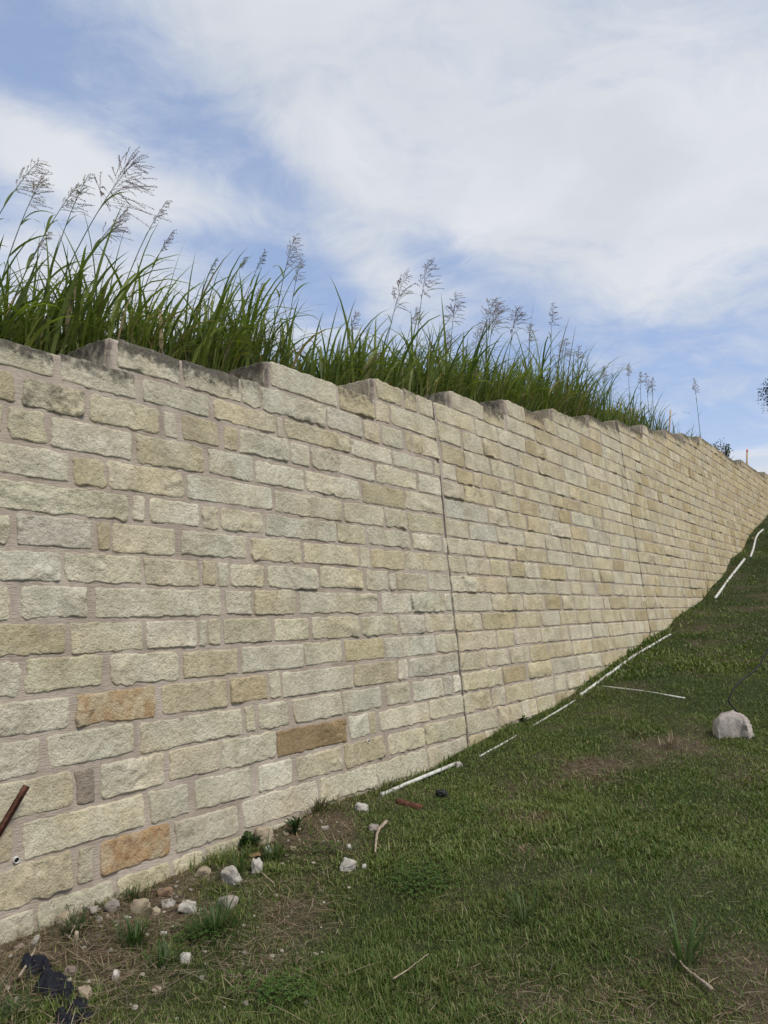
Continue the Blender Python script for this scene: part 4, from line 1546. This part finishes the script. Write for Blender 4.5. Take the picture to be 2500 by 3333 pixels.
# seed-headed stems: (tip px, tip py, plume length px, bushiness, bank offset)
PLUMES = [
    (128, 522, 150, .8, .5, 'pale'), (145, 566, 130, .7, .7, 'pale'), (256, 600, 120, .6, .9, 'pale'), (289, 566, 150, .5, .6, 'green'), (436, 525, 210, 1.5, .5, 'dark'),
    (407, 690, 130, .9, .8, 'pale'), (545, 653, 105, .35, .5, 'dark'), (562, 754, 90, .3, .6, 'dark'), (159, 760, 70, .5, .5, 'pale'), (702, 845, 60, .2, .5, 'green'),
    (960, 768, 120, .75, .6, 'pale'), (980, 845, 85, .5, .6, 'pale'), (801, 837, 55, .3, .5, 'green'), (862, 816, 75, .35, .6, 'green'), (854, 924, 70, .6, .8, 'pale'),
    (1322, 888, 150, .8, .6, 'dark'), (1394, 845, 140, .8, .6, 'dark'), (1486, 958, 110, 1.0, .8, 'dark'), (1160, 1018, 80, .6, .9, 'pale'), (1358, 1004, 70, .6, .9, 'pale'),
    (1603, 972, 120, 1.1, .6, 'pale'), (1614, 991, 110, 1.1, .9, 'pale'), (1682, 1005, 100, 1.1, .7, 'dark'), (1725, 1056, 70, .8, .7, 'pale'), (1801, 991, 85, .6, .6, 'dark'),
    (1837, 1105, 80, .9, .9, 'pale'), (1883, 1127, 60, .7, .7, 'pale'), (1964, 1192, 50, .6, .6, 'pale'), (2045, 1186, 45, .6, .6, 'pale'), (2086, 1211, 50, .5, .6, 'pale'),
    (2103, 1216, 55, .5, .8, 'pale'), (2124, 1230, 50, .5, .6, 'pale'), (2260, 1235, 50, .6, .5, 'pale'), (1560, 1060, 80, .9, 1.0, 'pale'), (1460, 1085, 60, .7, 1.0, 'pale')]
order = sorted(range(len(PLUMES)), key=lambda i: PLUMES[i][0])
ORD = ['first', 'second', 'third', 'fourth', 'fifth', 'sixth', 'seventh', 'eighth', 'ninth', 'tenth', 'eleventh', 'twelfth', 'thirteenth', 'fourteenth', 'fifteenth',
       'sixteenth', 'seventeenth', 'eighteenth', 'nineteenth', 'twentieth', 'twenty-first', 'twenty-second', 'twenty-third', 'twenty-fourth', 'twenty-fifth', 'twenty-sixth',
       'twenty-seventh', 'twenty-eighth', 'twenty-ninth', 'thirtieth', 'thirty-first', 'thirty-second', 'thirty-third', 'thirty-fourth', 'thirty-fifth']
KIND = {'pale': 'airy pale seed plume', 'dark': 'dense purplish seed plume', 'green': 'narrow greenish seed spike'}
for rank, pi in enumerate(order):
    tx, ty, pl, bush, off, kind = PLUMES[pi]
    off += .2
    pl *= 1.2
    bush *= 1.35
    rr = np.random.default_rng(4000 + pi)
    st, zt = hit_wall(tx, ty, off)
    tip = wp(st, zt, off)
    hgt = zt - float(soil_z(st, off))
    sb = st - (0.26 + .26 * rr.random()) * max(.5, hgt)
    root_p = bank_pt(np.array([sb]), np.array([off]))[0]
    fw = project(tip)[2]
    plm = pl * fw / F_PX
    n = 16
    k = np.linspace(0, 1, n)[:, None]
    mid = root_p + (tip - root_p) * .5 + np.array([0, 0, .13 * hgt]) - U * .06
    path = (1 - k) ** 2 * root_p + 2 * k * (1 - k) * mid + k ** 2 * tip
    root = empty('plume_stem', root_p)
    fine = ', tallest of all' if pi == 4 else (', alone at far right' if pi == 32 else '')
    tag(root, '%s on stem above wall, %s plume from left%s' % (KIND[kind], ORD[rank], fine), 'plume grass', 'seed-headed grass stems on the bank')
    rad = np.linspace(.0040, .0011, n) * (1 + .07 * fw)
    V, Q, T = tube(path, rad, 5)
    cs = np.array([.052, .085, .022]) if kind != 'dark' else np.array([.05, .065, .03])
    ac = Acc()
    ac.add(V, Q, T, col=cs)
    ac.obj('stalk', M_TALL, root)
    # panicle
    seg = np.linalg.norm(np.diff(path, axis=0), axis=1)
    cum = np.concatenate([[0], np.cumsum(seg)])
    Ltot = cum[-1]
    ac = Acc()
    nb = int(20 + 20 * bush)
    c_seed = {'pale': np.array([.36, .285, .235]), 'dark': np.array([.21, .14, .125]), 'green': np.array([.14, .15, .07])}[kind]
    for b in range(nb):
        f = (b + rr.random()) / nb
        p = Ltot - plm * (1 - f)
        P0 = np.array([np.interp(p, cum, path[:, q]) for q in range(3)])
        ax = tip - path[-4]
        ax /= np.linalg.norm(ax)
        ang = rr.uniform(0, 6.28)
        side = np.array([math.cos(ang), math.sin(ang), 0]) * .8 + lean * .45
        bl = plm * (.12 + .30 * bush * (1 - f) ** .7) * rr.uniform(.7, 1.2)
        d0 = ax * .8 + side * (.55 + .25 * bush) + np.array([0, 0, -.10])
        d0 /= np.linalg.norm(d0)
        tt_ = np.linspace(0, 1, 5)[:, None]
        bp = P0 + d0 * bl * tt_ + np.array([0, 0, -.22 * bl]) * tt_ ** 2 + lean * bl * .18 * tt_ ** 2
        V, Q, T = tube(bp, .0006 * (1 + .09 * fw), 3, False)
        ac.add(V, Q, None, col=c_seed * .9)
        ns = max(4, int(bl / .008))
        for q in range(ns):
            g = .25 + .75 * (q + rr.random()) / ns
            c0 = P0 + d0 * bl * g + np.array([0, 0, -.22 * bl]) * g * g + lean * bl * .18 * g * g
            dd = d0 * .9 + rr.normal(0, .45, 3)
            dd /= np.linalg.norm(dd)
            sl = rr.uniform(.007, .012) * (1 + .06 * fw)
            e1 = np.cross(dd, [0.3, .2, 1.0])
            e1 /= np.linalg.norm(e1)
            e2 = np.cross(dd, e1)
            wv = sl * .15
            V = np.array([c0, c0 + dd * sl * .45 + e1 * wv, c0 + dd * sl * .45 - e1 * .5 * wv + e2 * wv, c0 + dd * sl * .45 - e1 * .5 * wv - e2 * wv, c0 + dd * sl])
            ac.add(V, None, np.array([[0, 2, 1], [0, 3, 2], [0, 1, 3], [4, 1, 2], [4, 2, 3], [4, 3, 1]]), col=c_seed * rr.uniform(.6, 1.5))
    ac.obj('seed_head', M_SEED, root, False)
    # stem leaves
    for q in range(3 if hgt > .5 else 2):
        f = rr.uniform(.25, .72) if q else .70
        p = Ltot * f
        P0 = np.array([np.interp(p, cum, path[:, z_]) for z_ in range(3)])
        a = math.atan2(lean[1], lean[0]) + rr.normal(0, .7)
        V, Q, T, C = ribbons(P0[None], hdir(np.array([a])), np.array([rr.uniform(.22, .42) * (.6 + .4 * min(1, hgt))]), np.array([rr.uniform(.014, .024)]), np.array([rr.uniform(.2, .6)]),
                             np.array([rr.uniform(.7, 1.7)]), 8, np.array([[.16, .205, .035]]) * rr.uniform(.55, 1.1), None, np.array([rr.uniform(-.6, .6)]))
        ac = Acc()
        ac.add(V, Q, T, col=C)
        ac.obj('leaf', M_TALL, root)

# ------------------------------------------------------------------ soil heap behind the coping
sm, zm = hit_wall(1975, 1352, 1.6)
base = bank_pt(np.array([sm - .2]), np.array([1.6]))[0]
nu_, nv_ = 60, 24
th = np.linspace(0, 2 * math.pi, nu_)
rrad = np.linspace(0, 1, nv_)
TT, RR = np.meshgrid(th, rrad, indexing='ij')
hgt_m = max(.4, zm + ZC - base[2] + .06)
V = base + (RR * np.cos(TT) * 2.2)[..., None] * U + (RR * np.sin(TT) * 1.0)[..., None] * N
shape = (1 - RR ** 1.6)
q = np.stack([RR * np.cos(TT) * 2.2, RR * np.sin(TT), 0 * RR], -1)
V[..., 2] = base[2] - .08 + hgt_m * shape * (1 + .25 * fbm(q, 2.5, 3, .5, 71)) + .05 * fbm(q, 9, 3, .6, 72) * np.clip(shape * 3, 0, 1)
ac = Acc()
ac.add(V.reshape(-1, 3), grid_quads(nu_, nv_)[:, ::-1])
tag(ac.obj('soil_heap', M_SOIL, None, True, 'base'), 'dark heap of loose soil behind the wall top among sparse grass', 'soil heap')


# ------------------------------------------------------------------ survey stakes
def stake(px, py_top, px_bot, py_bot, off, wid, label, orange):
    s1, z1 = hit_wall(px, py_top, off)
    s0, z0 = hit_wall(px_bot, py_bot, off)
    a = wp(s0, z0, off)
    b = wp(s1, z1, off)
    g = bank_pt(np.array([s0]), np.array([off]))[0]
    d = (b - a) / np.linalg.norm(b - a)
    if a[2] > g[2] - .05:
        a = a - d * (a[2] - g[2] + .10)
    root = empty('survey_stake', np.array([a[0], a[1], a[2]]))
    tag(root, label, 'stake', 'survey stakes on the bank')
    e1, e2 = U * wid / 2, N * wid / 2

    def bar(p, q, name, mat, sc=1.0):
        V = [p + (i * e1 + j * e2) * sc for i, j in ((-1, -1), (1, -1), (1, 1), (-1, 1))] + [q + (i * e1 + j * e2) * sc for i, j in ((-1, -1), (1, -1), (1, 1), (-1, 1))]
        Q = [(0, 3, 2, 1), (4, 5, 6, 7)] + [(k, (k + 1) % 4, 4 + (k + 1) % 4, 4 + k) for k in range(4)]
        ac = Acc()
        ac.add(V, Q)
        ac.obj(name, mat, root, False)
    if orange:
        m_ = b - d * .16
        bar(a, m_, 'shaft', M_WOOD)
        bar(m_, b, 'painted_tip', M_ORANGE, 1.01)
    else:
        bar(a, b, 'shaft', M_WOOD)


stake(2432, 1463, 2431, 1520, .42, .048, 'orange-tipped wooden stake standing at the far right of the wall top', True)
stake(2021, 1311, 2017, 1362, .9, .034, 'tallest pale wooden stake in the grass beside the soil heap', False)
stake(1994, 1323, 1993, 1352, 1.3, .030, 'small wooden stake left of the tallest stake on the soil heap', False)
stake(2054, 1330, 2054, 1365, .9, .030, 'wooden stake half hidden in grass right of the tallest stake', False)
stake(2183, 1334, 2180, 1372, .7, .028, 'slim wooden stake behind the grass farther right of the soil heap', False)

# low bush on the coping
sb_, zb_ = hit_wall(2345, 1462, .5)
bp_ = bank_pt(np.array([sb_]), np.array([.5]))[0]
root = tag(empty('low_bush', bp_), 'low dark leafy bush growing on the wall top near the orange stake', 'bush')
ac = Acc()
ac2 = Acc()
tp_z = zb_ + ZC + .18
for b in range(14):
    a = rng.uniform(0, 6.28)
    e = bp_ + np.array([math.cos(a) * .35, math.sin(a) * .3, 0]) * rng.uniform(.3, 1)
    e[2] = bp_[2] + max(.3, tp_z - bp_[2]) * rng.uniform(.6, 1.1)
    k = np.linspace(0, 1, 5)[:, None]
    V, Q, T = tube(bp_ + (e - bp_) * k, .005, 4, False)
    ac.add(V, Q)
    for q in range(26):
        c = bp_ + (e - bp_) * rng.uniform(.35, 1.05) + rng.normal(0, .05, 3)
        a2 = rng.uniform(0, 6.28, 1)
        V, Q, T, C = ribbons(c[None], hdir(a2), np.array([rng.uniform(.04, .08)]), np.array([.035]), np.array([rng.uniform(.4, 1.6)]), np.array([.4]), 2, np.array([[.022, .04, .012]]) * rng.uniform(.6, 1.4))
        ac2.add(V, Q, T, col=C)
ac.obj('branches', M_BARK, root)
ac2.obj('foliage', M_TALL, root)

# ------------------------------------------------------------------ tree whose bough enters at the right edge
def tree(trunk_so, tip_list, label):
    base = np.array([trunk_so[0], trunk_so[1], gz(trunk_so[0], trunk_so[1]) + ZC - .15])
    crown = np.array([base[0], base[1], tip_list[0][2] + .8])
    root = tag(empty('shade_tree', base), label, 'tree')
    k = np.linspace(0, 1, 9)[:, None]
    top = np.array([crown[0], crown[1], crown[2] + 1.2])
    tp = base + (top - base) * k + np.array([.15, .05, 0]) * np.sin(k * 5)
    V, Q, T = tube(tp, np.linspace(.26, .07, 9), 10)
    ac = Acc()
    ac.add(V, Q, T)
    ac.obj('trunk', M_BARK, root)
    br, lf = Acc(), Acc()
    ends = list(tip_list)
    for _ in range(60):
        d = rng.normal(0, 1, 3)
        d /= np.linalg.norm(d)
        d[2] = abs(d[2]) * .8 - .15
        e = crown + d * np.array([3.4, 3.4, 2.8]) * rng.uniform(.5, 1.0)
        if project(e)[0] < 2570:
            continue
        ends.append(e)
    for i, e in enumerate(ends):
        st = tp[rng.integers(4, 8)]
        kk = np.linspace(0, 1, 8)[:, None]
        p = st + (e - st) * kk + np.array([0, 0, .25]) * np.sin(kk * math.pi) + rng.normal(0, .03, (8, 3)) * np.sin(kk * math.pi)
        V, Q, T = tube(p, np.linspace(.035, .005, 8), 5, False)
        br.add(V, Q)
        nl = 260 if i >= len(tip_list) else 300
        f = rng.uniform(.35, 1.0, nl) ** .7
        c = np.stack([np.interp(f * 7, np.arange(8), p[:, q]) for q in range(3)], -1)
        sp = .34 if i >= len(tip_list) else .17
        c = c + rng.normal(0, sp, (nl, 3))
        if i < len(tip_list):
            pxx = project(c)[0]
            c = c[pxx > 2466]
        V, Q, T, C = ribbons(c, hdir(rng.uniform(0, 6.28, len(c))), rng.uniform(.08, .15, len(c)), rng.uniform(.045, .075, len(c)), rng.uniform(.3, 1.8, len(c)), rng.uniform(.2, .8, len(c)), 2,
                             np.array([.024, .045, .013]) * rng.uniform(.5, 1.5, (len(c), 1)))
        lf.add(V, Q, T, col=C)
    br.obj('branches', M_BARK, root)
    lf.obj('crown', M_TALL, root)


tips = []
for px, py in ((2476, 1276), (2472, 1292), (2490, 1312), (2495, 1270), (2500, 1325)):
    d = ray(px, py)
    q = d * (35.0 / d[1])
    tips.append(np.array([q[0], q[1], q[2] + ZC]))
tree((22.4, 34.0), tips, 'leafy tree whose bough reaches in at the right edge of the sky')
